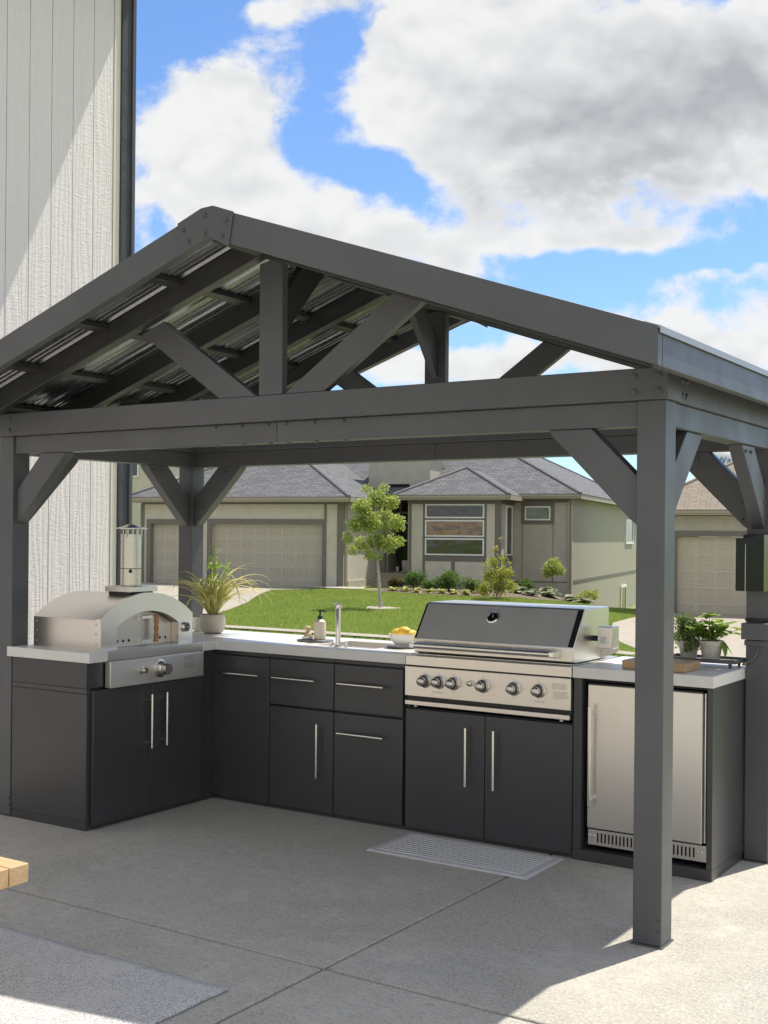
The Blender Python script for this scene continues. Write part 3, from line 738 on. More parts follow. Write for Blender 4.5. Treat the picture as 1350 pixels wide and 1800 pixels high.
# grille plate with real slots
def grille():
    x0, x1, z0, z1 = -2.290, -1.720, .078, .150; m = MB(); n = 26; sx0 = x0 + .045; sx1 = x1 - .045; p = (sx1 - sx0) / n
    y0, y1 = 5.272, 5.276
    m.box(x0, sx0, y0, y1, z0, z1); m.box(sx1, x1, y0, y1, z0, z1); m.box(sx0, sx1, y0, y1, z0, z0 + .014); m.box(sx0, sx1, y0, y1, z1 - .014, z1)
    for k in range(n): m.box(sx0 + k * p + .008, sx0 + (k + 1) * p, y0, y1, z0 + .014, z1 - .014)
    g = m.build('kick_grille', 'steel_x', fr)
    Bx('shadow_box', 'black', fr, x0 + .01, x1 - .01, 5.290, 5.324, .079, .149)
    for xx in (x0 + .012, x0 + .032, x1 - .02): MB().lathe([(.006, 0), (.005, .003), (0, .004)], (xx, y0, z1 - .03), 10, '-y').build('screw', 'chrome', g, smooth=True)
grille()

# ------------------------------------------------------------------ countertops
CT0, CT1 = .861, .9135
ct = thing('countertop', 'pale stone countertop along the corner and sink run', 'countertop', (-4.3, 5.5, CT0))
Bx('slab', 'counter', ct, -5.215, -4.585, 4.272, 4.397, CT0, CT1, bevel=.003)
MB().prism([(-5.215, 5.130), (-4.585, 5.130), (-4.585, 5.240), (-4.56, 5.240), (-4.56, 5.86), (-5.215, 5.86)], 'z', CT0, CT1).build('slab', 'counter', ct, bevel=.003)
Bx('slab', 'counter', ct, -4.559, -4.212, 5.240, 5.86, CT0, CT1, bevel=.003)
SX0, SX1, SY0, SY1 = -3.99, -3.59, 5.385, 5.72
def slab_hole():
    X = [-4.211, SX0, SX1, -3.297]; Yv = [5.240, SY0, SY1, 5.86]; m = MB(); vs = []; fs = []
    for z in (CT0, CT1):
        for y in Yv:
            for x in X: vs.append((x, y, z))
    I = lambda i, j, k: k * 16 + j * 4 + i
    for k in (0, 1):
        for j in range(3):
            for i in range(3):
                if (i, j) != (1, 1): fs.append((I(i, j, k), I(i + 1, j, k), I(i + 1, j + 1, k), I(i, j + 1, k)))
    for i in range(3): fs += [(I(i, 0, 0), I(i + 1, 0, 0), I(i + 1, 0, 1), I(i, 0, 1)), (I(i, 3, 0), I(i + 1, 3, 0), I(i + 1, 3, 1), I(i, 3, 1)), (I(0, i, 0), I(0, i + 1, 0), I(0, i + 1, 1), I(0, i, 1)), (I(3, i, 0), I(3, i + 1, 0), I(3, i + 1, 1), I(3, i, 1))]
    fs += [(I(1, 1, 0), I(2, 1, 0), I(2, 1, 1), I(1, 1, 1)), (I(1, 2, 0), I(2, 2, 0), I(2, 2, 1), I(1, 2, 1)), (I(1, 1, 0), I(1, 2, 0), I(1, 2, 1), I(1, 1, 1)), (I(2, 1, 0), I(2, 2, 0), I(2, 2, 1), I(2, 1, 1))]
    return m.add(vs, fs).build('slab', 'counter', ct, bevel=.003)
slab_hole()
c2 = Bx('countertop', 'counter', None, -2.362, -1.684, 5.238, 5.86, CT0, CT1, bevel=.003)
tag(c2, 'pale stone countertop above the steel fridge', 'countertop')

# sink and faucet
sk = thing('sink', 'small stainless sink basin set into the countertop', 'sink', (-3.79, 5.55, .72))
m = MB(); x0, x1, y0, y1 = SX0 + .002, SX1 - .002, SY0 + .002, SY1 - .002; zt, zb = .909, .862 - .0
def bowl(m, x0, x1, y0, y1, zt, zb, w=.006):
    m.box(x0, x1, y0, y1, zb - w, zb)
    m.box(x0, x0 + w, y0, y1, zb, zt); m.box(x1 - w, x1, y0, y1, zb, zt); m.box(x0 + w, x1 - w, y0, y0 + w, zb, zt); m.box(x0 + w, x1 - w, y1 - w, y1, zb, zt)
bowl(m, x0, x1, y0, y1, .909, .885); m.build('basin', 'steel_x', sk)
MB().lathe([(.03, 0), (.03, .002), (.022, .002), (.02, .0005), (0, .0005)], (-3.79, 5.6, .8852), 20).build('drain', 'chrome', sk, smooth=True)
fc = thing('faucet', 'slim chrome bar faucet at the sink', 'faucet', (-3.80, 5.345, CT1))
MB().lathe([(.022, 0), (.022, .006), (.014, .010), (.014, .20), (.0165, .205), (.0165, .232), (.012, .236), (0, .236)], (-3.80, 5.345, CT1 + .0003), 24).build('body', 'chrome', fc, smooth=True)
MB().cyl((-3.80, 5.345, CT1 + .212), (-3.835, 5.42, CT1 + .214), .010, .009, 16).build('spout', 'chrome', fc, smooth=True)
MB().cyl((-3.80, 5.345, CT1 + .237), (-3.83, 5.33, CT1 + .243), .005, .004, 10).build('lever', 'chrome', fc, smooth=True)
for dx in (-.05, .05):
    MB().lathe([(.009, 0), (.009, .012), (.012, .013), (.012, .026), (0, .028)], (-3.80 + dx, 5.353, CT1 + .0003), 16).build('tap_knob', 'chrome', fc, smooth=True)

# ------------------------------------------------------------------ pizza oven
po = thing('pizza_oven', 'stainless steel domed pizza oven with flue on the corner counter', 'pizza oven', (-4.92, 4.766, CT0))
def arch_pts(y0, y1, zs, zt, n=18):
    yc = (y0 + y1) / 2; hw = (y1 - y0) / 2; rise = zt - zs; rad = (hw * hw + rise * rise) / (2 * rise); a0 = math.asin(min(1, hw / rad)); out = []
    for i in range(n + 1):
        a = -a0 + 2 * a0 * i / n; out.append((yc + rad * math.sin(a), zt - rad + rad * math.cos(a)))
    return out
OZ = .9125
Bx('base', 'steel_y', po, -5.205, -4.588, 4.3985, 5.1285, .8625, OZ, bevel=.002)
cp = Bx('control_panel', 'steel_panel', po, -4.612, -4.572, 4.407, 5.122, .722, .8605, bevel=.003)
AO = arch_pts(4.417, 5.117, 1.075, 1.203, 22)
shell = [(4.428, OZ)] + [(y + (.011 if y < 4.767 else -.011) * abs(y - 4.767) / .35, z - .008) for y, z in AO] + [(5.106, OZ)]
def shell_mesh():
    m = MB(); n = len(shell); vs = []; fs = []
    for x in (-5.185, -4.686):
        for (y, z) in shell: vs.append((x, y, z))
    for i in range(n - 1): fs.append((i, i + 1, n + i + 1, n + i))
    fs.append(tuple(range(n))); m.add(vs, fs); return m
b = shell_mesh().build('body', 'steel_x', po, smooth=True)
Bx('side_fold', 'steel_x', b, -5.18, -4.69, 4.4245, 4.4275, 1.066, 1.070, bevel=.0008)
for xx in (-5.165, -4.705):
    for zz in (.94, .995, 1.045): MB().cyl((xx, 4.4278, zz), (xx, 4.4245, zz), .006, .0045, 10).build('screw', 'chrome', b, smooth=True)
AI = arch_pts(4.532, 5.003, 1.028, 1.104, 16)
def face_mesh():
    outer = [(4.417, OZ)] + AO + [(5.117, OZ)]; inner = [(4.532, OZ)] + AI + [(5.003, OZ)]
    N = 40
    def resample(pl):
        P = np.array(pl); s = np.concatenate([[0], np.cumsum(np.linalg.norm(np.diff(P, axis=0), axis=1))]); T = np.linspace(0, s[-1], N)
        return [(float(np.interp(t, s, P[:, 0])), float(np.interp(t, s, P[:, 1]))) for t in T]
    # align by corner: feet, then arch
    def stitched(pl, k=6): 
        a = [(pl[0][0], pl[0][1] + (pl[1][1] - pl[0][1]) * i / k) for i in range(k)]; c = [(pl[-1][0], pl[-2][1] + (pl[-1][1] - pl[-2][1]) * (i + 1) / k) for i in range(k)]
        P = np.array(pl[1:-1]); s = np.concatenate([[0], np.cumsum(np.linalg.norm(np.diff(P, axis=0), axis=1))]); T = np.linspace(0, s[-1], N)
        return a + [(float(np.interp(t, s, P[:, 0])), float(np.interp(t, s, P[:, 1]))) for t in T] + c
    o, i = stitched(outer), stitched(inner); n = len(o); vs = []; fs = []
    xf, xb, xi = -4.655, -4.684, -4.760
    for pl, x in ((o, xf), (i, xf), (o, xb), (i, xi)):
        for (y, z) in pl: vs.append((x, y, z))
    for k in range(n - 1):
        fs += [(k, k + 1, n + k + 1, n + k), (k, 2 * n + k, 2 * n + k + 1, k + 1), (n + k, n + k + 1, 3 * n + k + 1, 3 * n + k)]
    m = MB(); m.add(vs, fs); return m
fa = face_mesh().build('arch_face', 'steel_y', po, smooth=True)
# door set back in the mouth
AD = arch_pts(4.534, 5.001, 1.026, 1.100, 16)
dr = MB().prism([(4.534, OZ + .002)] + AD + [(5.001, OZ + .002)], 'x', -4.718, -4.712).build('door', 'steel_door', po)
for yy in (4.548, 4.590, 4.632, 4.674, 4.872, 4.912, 4.955): MB().lathe([(.0085, 0), (.0085, .0008), (0, .0009)], (-4.7122, yy, .945), 14, 'x').build('vent_hole', 'black', dr)
hb = MB(); hb.box(-4.7118, -4.708, 4.735, 4.765, .925, .950); hb.box(-4.7118, -4.708, 4.735, 4.765, 1.055, 1.080); hb.box(-4.708, -4.678, 4.7398, 4.7448, .930, .945); hb.box(-4.708, -4.678, 4.7398, 4.7448, 1.060, 1.075); hb.box(-4.684, -4.678, 4.7448, 4.84, .9305, .9445); hb.box(-4.684, -4.678, 4.7448, 4.84, 1.0605, 1.0745)
hb.build('handle_bracket', 'steel_y', dr)
prof = []
for k in range(25):
    z = .928 + .150 * k / 24; prof.append((.0125 + .0022 * math.cos(k * math.pi / 3), z))
MB().lathe([(0, .928)] + prof + [(0, 1.078)], (-4.674, 4.845, 0), 16).build('handle', 'wood_grip', dr, smooth=True)
def gauge(parent, c, r, axis, nrm):
    g = MB().lathe([(r, 0), (r, .012), (r * .86, .015), (r * .82, .010), (0, .010)], c, 28, axis).build('thermometer', 'chrome', parent, smooth=True)
    off = Vector(nrm) * .0106
    MB().lathe([(r * .80, 0), (0, .0004)], tuple(Vector(c) + off), 28, axis).build('dial', 'glassblack', g)
    return g
g = gauge(po, (-4.6548, 5.056, 1.0), .028, 'x', (1, 0, 0))
for k in range(9):
    a = R(220 - k * 32); q = Vector((-4.6438, 5.056 + .018 * math.cos(a), 1.0 + .018 * math.sin(a)))
    MB().box(q.x - .0001, q.x + .0003, q.y - .0012, q.y + .0012, q.z - .0025, q.z + .0025).build('dial_mark', 'white_ceramic', g)
MB().box(-4.6439, -4.6434, 5.046, 5.066, .9985, 1.001).build('needle', 'white_ceramic', g)
# controls
k1 = MB().lathe([(.020, 0), (.020, .004), (.013, .006), (.013, .018), (.016, .019), (.016, .034), (.014, .037), (0, .037)], (-4.572, 4.633, .798), 20, 'x').build('igniter_knob', 'steel_mirror', po, smooth=True)
k2 = MB().lathe([(.050, 0), (.050, .005), (.040, .008), (.036, .030), (.033, .034), (.031, .036), (.031, .062), (.029, .066), (0, .066)], (-4.572, 4.77, .797), 28, 'x').build('burner_knob', 'steel_mirror', po, smooth=True)
MB().lathe([(.030, 0), (.031, .004), (.030, .008)], (-4.572 + .046, 4.77, .797), 28, 'x').build('grip_ring', 'rubber', k2, smooth=True)
def print_block(parent, face, a0, z1, rows, w, axis, seed, h=.0016, step=.0047, name='printed_notice'):
    """tiny illegible lines of printed text"""
    rr = random.Random(seed); m = MB()
    for i in range(rows):
        a = a0; end = a0 + w * (rr.uniform(.55, 1) if i % 4 == 3 else rr.uniform(.88, 1.0)); z = z1 - i * step
        while a < end:
            l = rr.uniform(.004, .011); e = min(a + l, end)
            if axis == 'x': m.box(face, face + .0003, a, e, z - h, z)
            else: m.box(a, e, face - .0003, face, z - h, z)
            a = e + .0022
    return m.build(name, 'greyprint', parent)
material('greyprint', (.20, .19, .18), .6)
print_block(cp, -4.572, 4.96, .846, 6, .095, 'x', 1); print_block(cp, -4.572, 4.96, .812, 7, .095, 'x', 2)
MB().box(-4.572, -4.5717, 4.632, 4.634, .765, .772).build('print_mark', 'greyprint', cp)
# flue
fb = Bx('flue_box', 'steel_y', po, -4.890, -4.69, 4.665, 4.868, 1.206, 1.236, bevel=.002)
Bx('flue_collar', 'cabinet_dark', fb, -4.875, -4.71, 4.680, 4.853, 1.175, 1.2055)
fl = MB().lathe([(.057, 1.2385), (.057, 1.330)], (-4.792, 4.766, 0), 36).build('flue_pipe', 'steel_mirror', po, smooth=True)
MB().lathe([(.055, 1.3305), (.055, 1.333)], (-4.792, 4.766, 0), 36).build('joint', 'black', fl)
MB().lathe([(.057, 1.3335), (.057, 1.520)], (-4.792, 4.766, 0), 36).build('pipe_section', 'steel_mirror', fl, smooth=True)
for k in range(4):
    a = R(20 + 90 * k); q = (-4.792 + .054 * math.cos(a), 4.766 + .054 * math.sin(a))
    MB().box(q[0] - .010, q[0] + .010, q[1] - .003, q[1] + .003, 1.505, 1.552).build('cap_strut', 'steel_mirror', fl)
MB().lathe([(.090, 1.548), (.090, 1.553), (.05, 1.561), (.020, 1.574), (.0, 1.577)], (-4.792, 4.766, 0), 36).build('flue_cap', 'steel_mirror', fl, smooth=True)
MB().cyl((-4.792 + .036, 4.766 - .040, 1.318), (-4.792 + .053, 4.766 - .058, 1.318), .011, .010, 14).build('damper_knob', 'black', fl, smooth=True)

# ------------------------------------------------------------------ grill
gr = thing('grill', 'large stainless built-in gas grill with hooded lid', 'grill', (-2.83, 5.5, .66))
GX0, GX1 = -3.292, -2.365
Bx('firebox', 'cabinet_dark', gr, GX0 + .006, GX1 - .006, 5.285, 5.80, .650, .912)
cp = Bx('control_panel', 'steel_x', gr, GX0, GX1, 5.226, 5.284, .704, .8565, bevel=.003)
Bx('front_rim', 'steel_x', gr, GX0, GX1, 5.232, 5.284, .8605, .9115, bevel=.003)
Bx('rim_top', 'steel_x', gr, GX0 + .002, GX1 - .002, 5.2842, 5.80, .9125, .918, bevel=.001)
dt = Bx('drip_tray', 'steel_x', gr, GX0 + .004, GX1 + .016 - .02, 5.222, 5.284, .6585, .683, bevel=.003)
for xx in (-3.235, -2.42): MB().box(xx - .006, xx + .006, 5.24, 5.255, .648, .658).build('runner', 'white_ceramic', dt)
Bx('gap_strip', 'black', gr, GX0 + .002, GX1 - .002, 5.25, 5.284, .6835, .7035, bevel=0)
# lid: closed solid from side profile
LX0, LX1 = -3.262, -2.372
prof = [(5.268, .928), (5.268, .996), (5.392, 1.172), (5.402, 1.178), (5.690, 1.178), (5.700, 1.168), (5.700, .922), (5.30, .922)]
lid = MB().prism(prof, 'x', LX0, LX1).build('lid', 'steel_x', gr, bevel=.004)
# smoked front panel and its black edge strips
n = Vector((0, -(1.172 - .996), (5.392 - 5.268))).normalized()
def on_slope(x, t, up): p = Vector((x, 5.268, .996)).lerp(Vector((x, 5.392, 1.172)), t) + n * up; return tuple(p)
def slope_panel(name, x0, x1, t0, t1, u0, u1, mat):
    m = MB(); vs = [on_slope(x, t, u) for u in (u0, u1) for x, t in ((x0, t0), (x1, t0), (x1, t1), (x0, t1))]
    return m.add(vs, [(0, 3, 2, 1), (4, 5, 6, 7), (0, 1, 5, 4), (1, 2, 6, 5), (2, 3, 7, 6), (3, 0, 4, 7)]).build(name, mat, lid, bevel=.0008)
slope_panel('front_panel', LX0 + .012, LX1 - .030, .015, .985, .0012, .0035, 'lid_dark')
slope_panel('edge_strip', LX0 + .001, LX0 + .0115, .015, .985, .0012, .0035, 'black'); slope_panel('edge_strip', LX1 - .0295, LX1 - .001, .015, .985, .0012, .0035, 'black')
gp = Vector(on_slope(-2.845, .66, .0036)); gm = MB().lathe([(.034, 0), (.034, .010), (.028, .014), (.026, .009), (0, .009)], (0, 0, 0), 30)
gm.v = [tuple(Vector(p)) for p in gm.v]
rot = Vector((0, 0, 1)).rotation_difference(n).to_matrix()
gm.v = [tuple(gp + rot @ Vector(p)) for p in gm.v]; gg = gm.build('thermometer', 'chrome', lid, smooth=True)
dm = MB().lathe([(.0255, 0), (0, .0003)], (0, 0, .0094), 30); dm.v = [tuple(gp + rot @ Vector(p)) for p in dm.v]; dm.build('dial', 'glassblack', gg)
nm = MB().box(-.001, .001, -.004, .018, .0099, .0102); nm.v = [tuple(gp + rot @ Vector(p)) for p in nm.v]; nm.build('needle', 'white_ceramic', gg)
h = MB().cyl((-3.226, 5.212, .966), (-2.462, 5.212, .966), .0145, n=20).build('handle', 'chrome', lid, smooth=True)
for xx, w in ((-3.236, .012), (-2.455, .014)):
    MB().prism([(5.2675, .945), (5.2675, .985), (5.196, .979), (5.196, .953)], 'x', xx - w, xx + w).build('handle_bracket', 'chrome', h, bevel=.003)
Bx('handle_recess', 'steel_mirror', lid, -3.25, -2.435, 5.2655, 5.2678, .944, .990, bevel=.0006)
for xx in (-3.245, -2.39): Bx('lid_stop', 'black', gr, xx - .01, xx + .01, 5.295, 5.32, .9182, .9215, bevel=0)
# rotisserie motor on the right of the lid
rm = Bx('rotisserie_motor', 'steel_z', gr, LX1 + .040, LX1 + .118, 5.46, 5.545, .985, 1.092, bevel=.004)
MB().cyl((LX1 + .0005, 5.50, 1.03), (LX1 + .0395, 5.50, 1.03), .014, n=14).build('spit_bushing', 'rubber', rm, smooth=True)
Bx('rating_plate', 'white_ceramic', rm, LX1 + .052, LX1 + .092, 5.4593, 5.4598, 1.008, 1.046, bevel=0)
print_block(rm, 5.4592, LX1 + .055, 1.042, 6, .034, 'y', 9, .0014, .0055)
MB().prism([(LX1 + .0005, .925), (LX1 + .09, .96), (LX1 + .09, .985), (LX1 + .0005, .985)], 'y', 5.60, 5.604).build('side_bracket', 'steel_z', gr)
# knobs
def knob(x, z, r=.0235):
    k = MB().lathe([(r * 1.55, 0), (r * 1.55, .003), (r * 1.28, .005), (r * 1.24, .018), (r * 1.14, .020), (r * .96, .021), (r, .024), (r, .044), (r * .82, .053), (r * .45, .058), (0, .059)], (x, 5.2258, z), 28, '-y').build('burner_knob', 'steel_mirror', gr, smooth=True)
    MB().lathe([(r * 1.19, 0), (r * 1.2, .003), (r * 1.12, .004)], (x, 5.2258 - .0185, z), 28, '-y').build('grip_ring', 'rubber', k, smooth=True)
    for a in (-1, 1): MB().box(x - .0015, x + .0015, 5.2256, 5.22585, z + a * r * 1.9 - .002, z + a * r * 1.9 + .002).build('print_mark', 'greyprint', k)
    return k
for x in (-3.170, -3.087, -3.002, -2.834, -2.664, -2.530): knob(x, .788)
MB().lathe([(.016, 0), (.016, .003), (.010, .005), (.010, .012), (.013, .013), (.013, .022), (.008, .026), (0, .027)], (-2.905, 5.2258, .794), 20, '-y').build('igniter_button', 'steel_mirror', gr, smooth=True)
print_block(cp, 5.226, -2.462, .828, 6, .082, 'y', 3); print_block(cp, 5.226, -2.455, .789, 8, .082, 'y', 4)
print_block(cp, 5.226, -3.125, .737, 2, .07, 'y', 5); print_block(cp, 5.226, -2.55, .737, 2, .055, 'y', 6)

# ------------------------------------------------------------------ foliage helpers
def leaf_cloud(rng, centers, radii, n, size, squash=1.0, shell=.55, up=.25):
    """n folded leaves (two quads sharing a spine) spread through ellipsoid clumps; returns V,F arrays"""
    centers = np.asarray(centers, float); radii = np.asarray(radii, float)
    if radii.ndim == 1: radii = np.stack([radii, radii, radii * squash], 1)
    w = radii.prod(1); idx = rng.choice(len(centers), n, p=w / w.sum())
    d = rng.normal(size=(n, 3)); d /= np.linalg.norm(d, axis=1)[:, None]
    rr = (shell + (1 - shell) * rng.random(n)) * rng.random(n) ** .18
    P = centers[idx] + d * radii[idx] * rr[:, None]
    ax = d * .6 + rng.normal(size=(n, 3)) * .7; ax[:, 2] += up * 0 - .15; ax /= np.linalg.norm(ax, axis=1)[:, None]
    nr = d * .5 + rng.normal(size=(n, 3)) * .6; nr[:, 2] += up + .4
    side = np.cross(ax, nr); side /= np.linalg.norm(side, axis=1)[:, None] + 1e-9; nn = np.cross(side, ax)
    s = size * (.6 + .8 * rng.random(n))[:, None]
    b = P; tip = P + ax * s; mid = P + ax * s * .48
    l = mid + side * s * .30 + nn * s * .09; r = mid - side * s * .30 + nn * s * .09
    V = np.stack([b, l, tip, r], 1).reshape(-1, 3); k = np.arange(n) * 4
    F = np.concatenate([np.stack([k, k + 1, k + 2], 1), np.stack([k, k + 2, k + 3], 1)])
    return V, F
def limbs(m, rng, base, h, r0, tips, lean=(0, 0), first=.4):
    """tapered trunk with limbs reaching towards the clump centres"""
    base = Vector(base); pts = []
    for i in range(7):
        t = i / 6; pts.append(base + Vector((lean[0] * t + .012 * math.sin(5 * t + base.x), lean[1] * t + .012 * math.cos(4 * t), h * t)))
    m.tube(pts, [r0 * (1 - .8 * i / 6) * (1.25 if i == 0 else 1) for i in range(7)], 9)
    for tp in tips:
        tp = Vector(tp); t = min(.97, max(first, (tp.z - base.z) / h * .62)); k = t * 6; i = int(k); p = pts[i].lerp(pts[min(i + 1, 6)], k - i)
        mid = p.lerp(tp, .5) + Vector((0, 0, -.05 * (tp - p).length)); r = r0 * .42 * (1 - .5 * t)
        m.tube([p, mid, tp], [r, r * .6, r * .22], 6)

# ------------------------------------------------------------------ things on the counter
CZ = CT1 + .0004
def potted(name, label, loc, prof, potmat, soil_r, soil_z, cat='plant'):
    t = thing(name, label, cat, loc)
    MB().lathe(prof, loc, 36).build('pot', potmat, t, smooth=True)
    MB().lathe([(soil_r, 0), (soil_r * .5, .006), (0, .008)], (loc[0], loc[1], loc[2] + soil_z), 24).build('soil', 'soil', t, smooth=True)
    return t
# spider plant
loc = (-4.93, 5.60, CZ); rng = np.random.default_rng(3)
sp = potted('spider_plant', 'variegated spider plant in a rounded beige pot at the counter corner', loc, [(.045, 0), (.066, .012), (.080, .05), (.080, .085), (.072, .118), (.066, .118), (.068, .10), (0, .10)], 'pot_beige', .067, .101)
V = []; F = []; MI = []
for k in range(110):
    a = rng.uniform(0, 2 * math.pi); L = rng.uniform(.20, .44) if k % 5 else rng.uniform(.42, .56); lift = rng.uniform(.68, 1.0) if k % 2 else rng.uniform(.85, 1.05); w = rng.uniform(.0070, .0120)
    el = lift * 1.45; drop = rng.uniform(2.2, 4.6) * (1.1 - .4 * lift)
    p = np.array([loc[0] + .03 * math.cos(a) * rng.random(), loc[1] + .03 * math.sin(a) * rng.random(), loc[2] + .105]); nseg = 9; ang = el; st = L / nseg; b0 = len(V)
    sd = np.array([-math.sin(a), math.cos(a), 0]); sway = rng.uniform(-.25, .25)
    for i in range(nseg + 1):
        ww = w * (1 - (i / nseg) ** 2.2) + .0004; c, s_ = math.cos(ang), math.sin(ang)
        up = np.array([-math.cos(a) * s_, -math.sin(a) * s_, c])
        for q, hh in ((-1, .35), (-.42, 0), (.42, 0), (1, .35)): V.append(p + sd * ww * q + up * ww * hh)
        a2 = a + sway * i / nseg
        p = p + st * np.array([math.cos(a2) * c, math.sin(a2) * c, s_]); ang -= drop * st * (1 + 2.2 * i / nseg)
        if p[2] < CZ + .006: p[2] = CZ + .006
    for i in range(nseg):
        for q in range(3): v0 = b0 + i * 4 + q; F.append((v0, v0 + 1, v0 + 5, v0 + 4)); MI.append(0 if q == 1 else 1)
off = np.array(wloc(sp)); o = raw_mesh('leaves', np.array(V) - off, F, ['leaf_spider', 'leaf_cream'], sp, 4, MI); o.data.polygons.foreach_set('use_smooth', [True] * len(F))
# small white pot with a leafy sprig behind it
loc2 = (-5.09, 5.66, CZ)
sg = potted('leafy_sprig', 'upright green leafy sprig in a small white cup beside the oven', loc2, [(.030, 0), (.038, .01), (.043, .085), (.040, .085), (.036, .07), (0, .07)], 'white_ceramic', .036, .071)
m = MB(); tips = []
for k in range(5):
    a = R(72 * k + 10); tp = (loc2[0] + .06 * math.cos(a) + .10, loc2[1] + .05 * math.sin(a) + .05, loc2[2] + .30 + .10 * (k % 3)); m.tube([(loc2[0], loc2[1], loc2[2] + .07), (loc2[0] + .03, loc2[1] + .02, loc2[2] + .2), tp], [.003, .0025, .0015], 6); tips.append(tp)
m.build('stems', 'twig', sg)
Vv, Ff = leaf_cloud(rng, tips + [(t[0] - .02, t[1], t[2] - .07) for t in tips], [.035] * 10, 150, .032); raw_mesh('leaves', Vv - np.array(loc2), Ff, 'leaf_basil', sg, 3)
# soap tray set
tr = MB().prism([(-4.185, 5.475), (-4.0, 5.475), (-4.0, 5.585), (-4.185, 5.585)], 'z', CZ, CZ + .014).build('soap_tray', 'greytray', None, bevel=.006, seg=3); tag(tr, 'flat grey rectangular tray under the soap bottle', 'tray')
bl = (-4.062, 5.535, CZ + .0146)
bt = thing('soap_bottle', 'cream soap bottle with black pump near the sink', 'soap bottle', bl)
MB().lathe([(.030, 0), (.034, .004), (.034, .088), (.031, .103), (.018, .113), (.014, .116), (0, .116)], bl, 32).build('bottle', 'soapbottle', bt, smooth=True)
pm = MB().lathe([(.0145, .1165), (.0145, .134), (.009, .137), (.005, .139), (.005, .158), (.012, .159), (.012, .167), (0, .168)], bl, 20).build('pump', 'black', bt, smooth=True)
MB().tube([(bl[0], bl[1], bl[2] + .1635), (bl[0] + .03, bl[1] - .006, bl[2] + .1645), (bl[0] + .044, bl[1] - .009, bl[2] + .159)], [.0055, .005, .004], 10).build('nozzle', 'black', pm, smooth=True)
dl = (-4.135, 5.515, CZ + .0146)
ds = MB().lathe([(.018, 0), (.030, .004), (.036, .016), (.033, .016), (.028, .007), (0, .006)], dl, 28).build('soap_dish', 'white_ceramic', None, smooth=True); tag(ds, 'small round white dish on the grey tray', 'dish')
bq = (dl[0], dl[1], dl[2] + .0072)
br = thing('dish_brush', 'short wooden dish brush standing in the white dish', 'brush', bq)
MB().lathe([(.020, 0), (.021, .012), (0, .012)], bq, 20).build('bristles', 'bamboo', br, smooth=True)
MB().lathe([(.022, .0125), (.022, .024), (.012, .034), (.012, .040), (.019, .050), (.019, .060), (.012, .068), (0, .069)], bq, 24).build('grip', 'bamboo', br, smooth=True)
# bowl of lemons on a plate
pl = (-3.50, 5.53, CZ)
pt = MB().lathe([(.04, 0), (.085, .003), (.088, .007), (.084, .007), (.04, .005), (0, .005)], pl, 40).build('plate', 'greytray', None, smooth=True); tag(pt, 'flat grey round plate under the fruit bowl', 'plate')
bwl = (pl[0], pl[1], pl[2] + .0056)
bw = MB().lathe([(.036, 0), (.036, .010), (.050, .022), (.069, .045), (.076, .072), (.0735, .072), (.066, .047), (.045, .026), (0, .020)], bwl, 44).build('fruit_bowl', 'white_ceramic', None, smooth=True); tag(bw, 'white footed bowl holding lemons', 'bowl')
def lemon(label, dx, dy, dz, rx, ry):
    m = MB(); prof = []
    for i in range(15):
        t = i / 14; x = -1 + 2 * t; r = math.sqrt(max(0, 1 - x * x)) ** 1.15; prof.append((.031 * r if 0 < i < 14 else 0, .040 * x + (.006 * x ** 9)))
    m.lathe(prof, (0, 0, 0), 24); Mx = Matrix.Rotation(rx, 3, 'Z') @ Matrix.Rotation(ry, 3, 'Y')
    m.v = [tuple(Mx @ Vector(p) + Vector((bwl[0] + dx, bwl[1] + dy, bwl[2] + dz))) for p in m.v]
    tag(m.build('lemon', 'lemon', None, smooth=True), label, 'lemon', 'lemons in the white bowl')
lemon('yellow lemon at the left of the white bowl', -.032, -.004, .068, .5, 1.2); lemon('largest yellow lemon on top in the middle of the bowl', .010, .0, .080, .2, 1.45); lemon('yellow lemon at the right rim of the white bowl', .044, .012, .062, 1.2, 1.1); lemon('yellow lemon lying low at the back of the bowl', -.005, .036, .060, 2.2, 1.4)
# cutting board
cb = MB().box(-2.135, -1.83, 5.285, 5.50, CZ, CZ + .042).build('cutting_board', 'wood_board', None, bevel=.006, seg=3); tag(cb, 'thick wooden cutting board on the counter above the fridge', 'cutting board')
# black footed tray with two herb pots
tl = (-1.862, 5.69, CZ)
ht = thing('herb_tray', 'black footed tray holding two potted herbs', 'tray', tl)
m = MB(); x0, x1, y0, y1 = -2.045, -1.700, 5.60, 5.78
m.box(x0, x1, y0, y1, CZ + .022, CZ + .028); m.box(x0 - .004, x0, y0 - .004, y1 + .004, CZ + .0225, CZ + .040); m.box(x1, x1 + .004, y0 - .004, y1 + .004, CZ + .0225, CZ + .040); m.box(x0, x1, y0 - .004, y0, CZ + .0225, CZ + .040); m.box(x0, x1, y1, y1 + .004, CZ + .0225, CZ + .040)
m.build('plate', 'slate', ht)
for xx in (x0 + .03, x1 - .03):
    for yy in (y0 + .02, y1 - .02): MB().cyl((xx, yy, CZ), (xx, yy, CZ + .0215), .006, .009, 10).build('foot', 'slate', ht)
def potprof(s): return [(.040 * s, 0), (.052 * s, .070 * s), (.058 * s, .071 * s), (.060 * s, .094 * s), (.055 * s, .094 * s), (.053 * s, .082 * s), (0, .082 * s)]
l1 = (-1.958, 5.70, CZ + .0285); l2 = (-1.838, 5.672, CZ + .0285)
th = potted('thyme_plant', 'bushy dark green thyme in a pale clay pot', l1, potprof(.92), 'clay', .047, .076)
m = MB(); tips = []
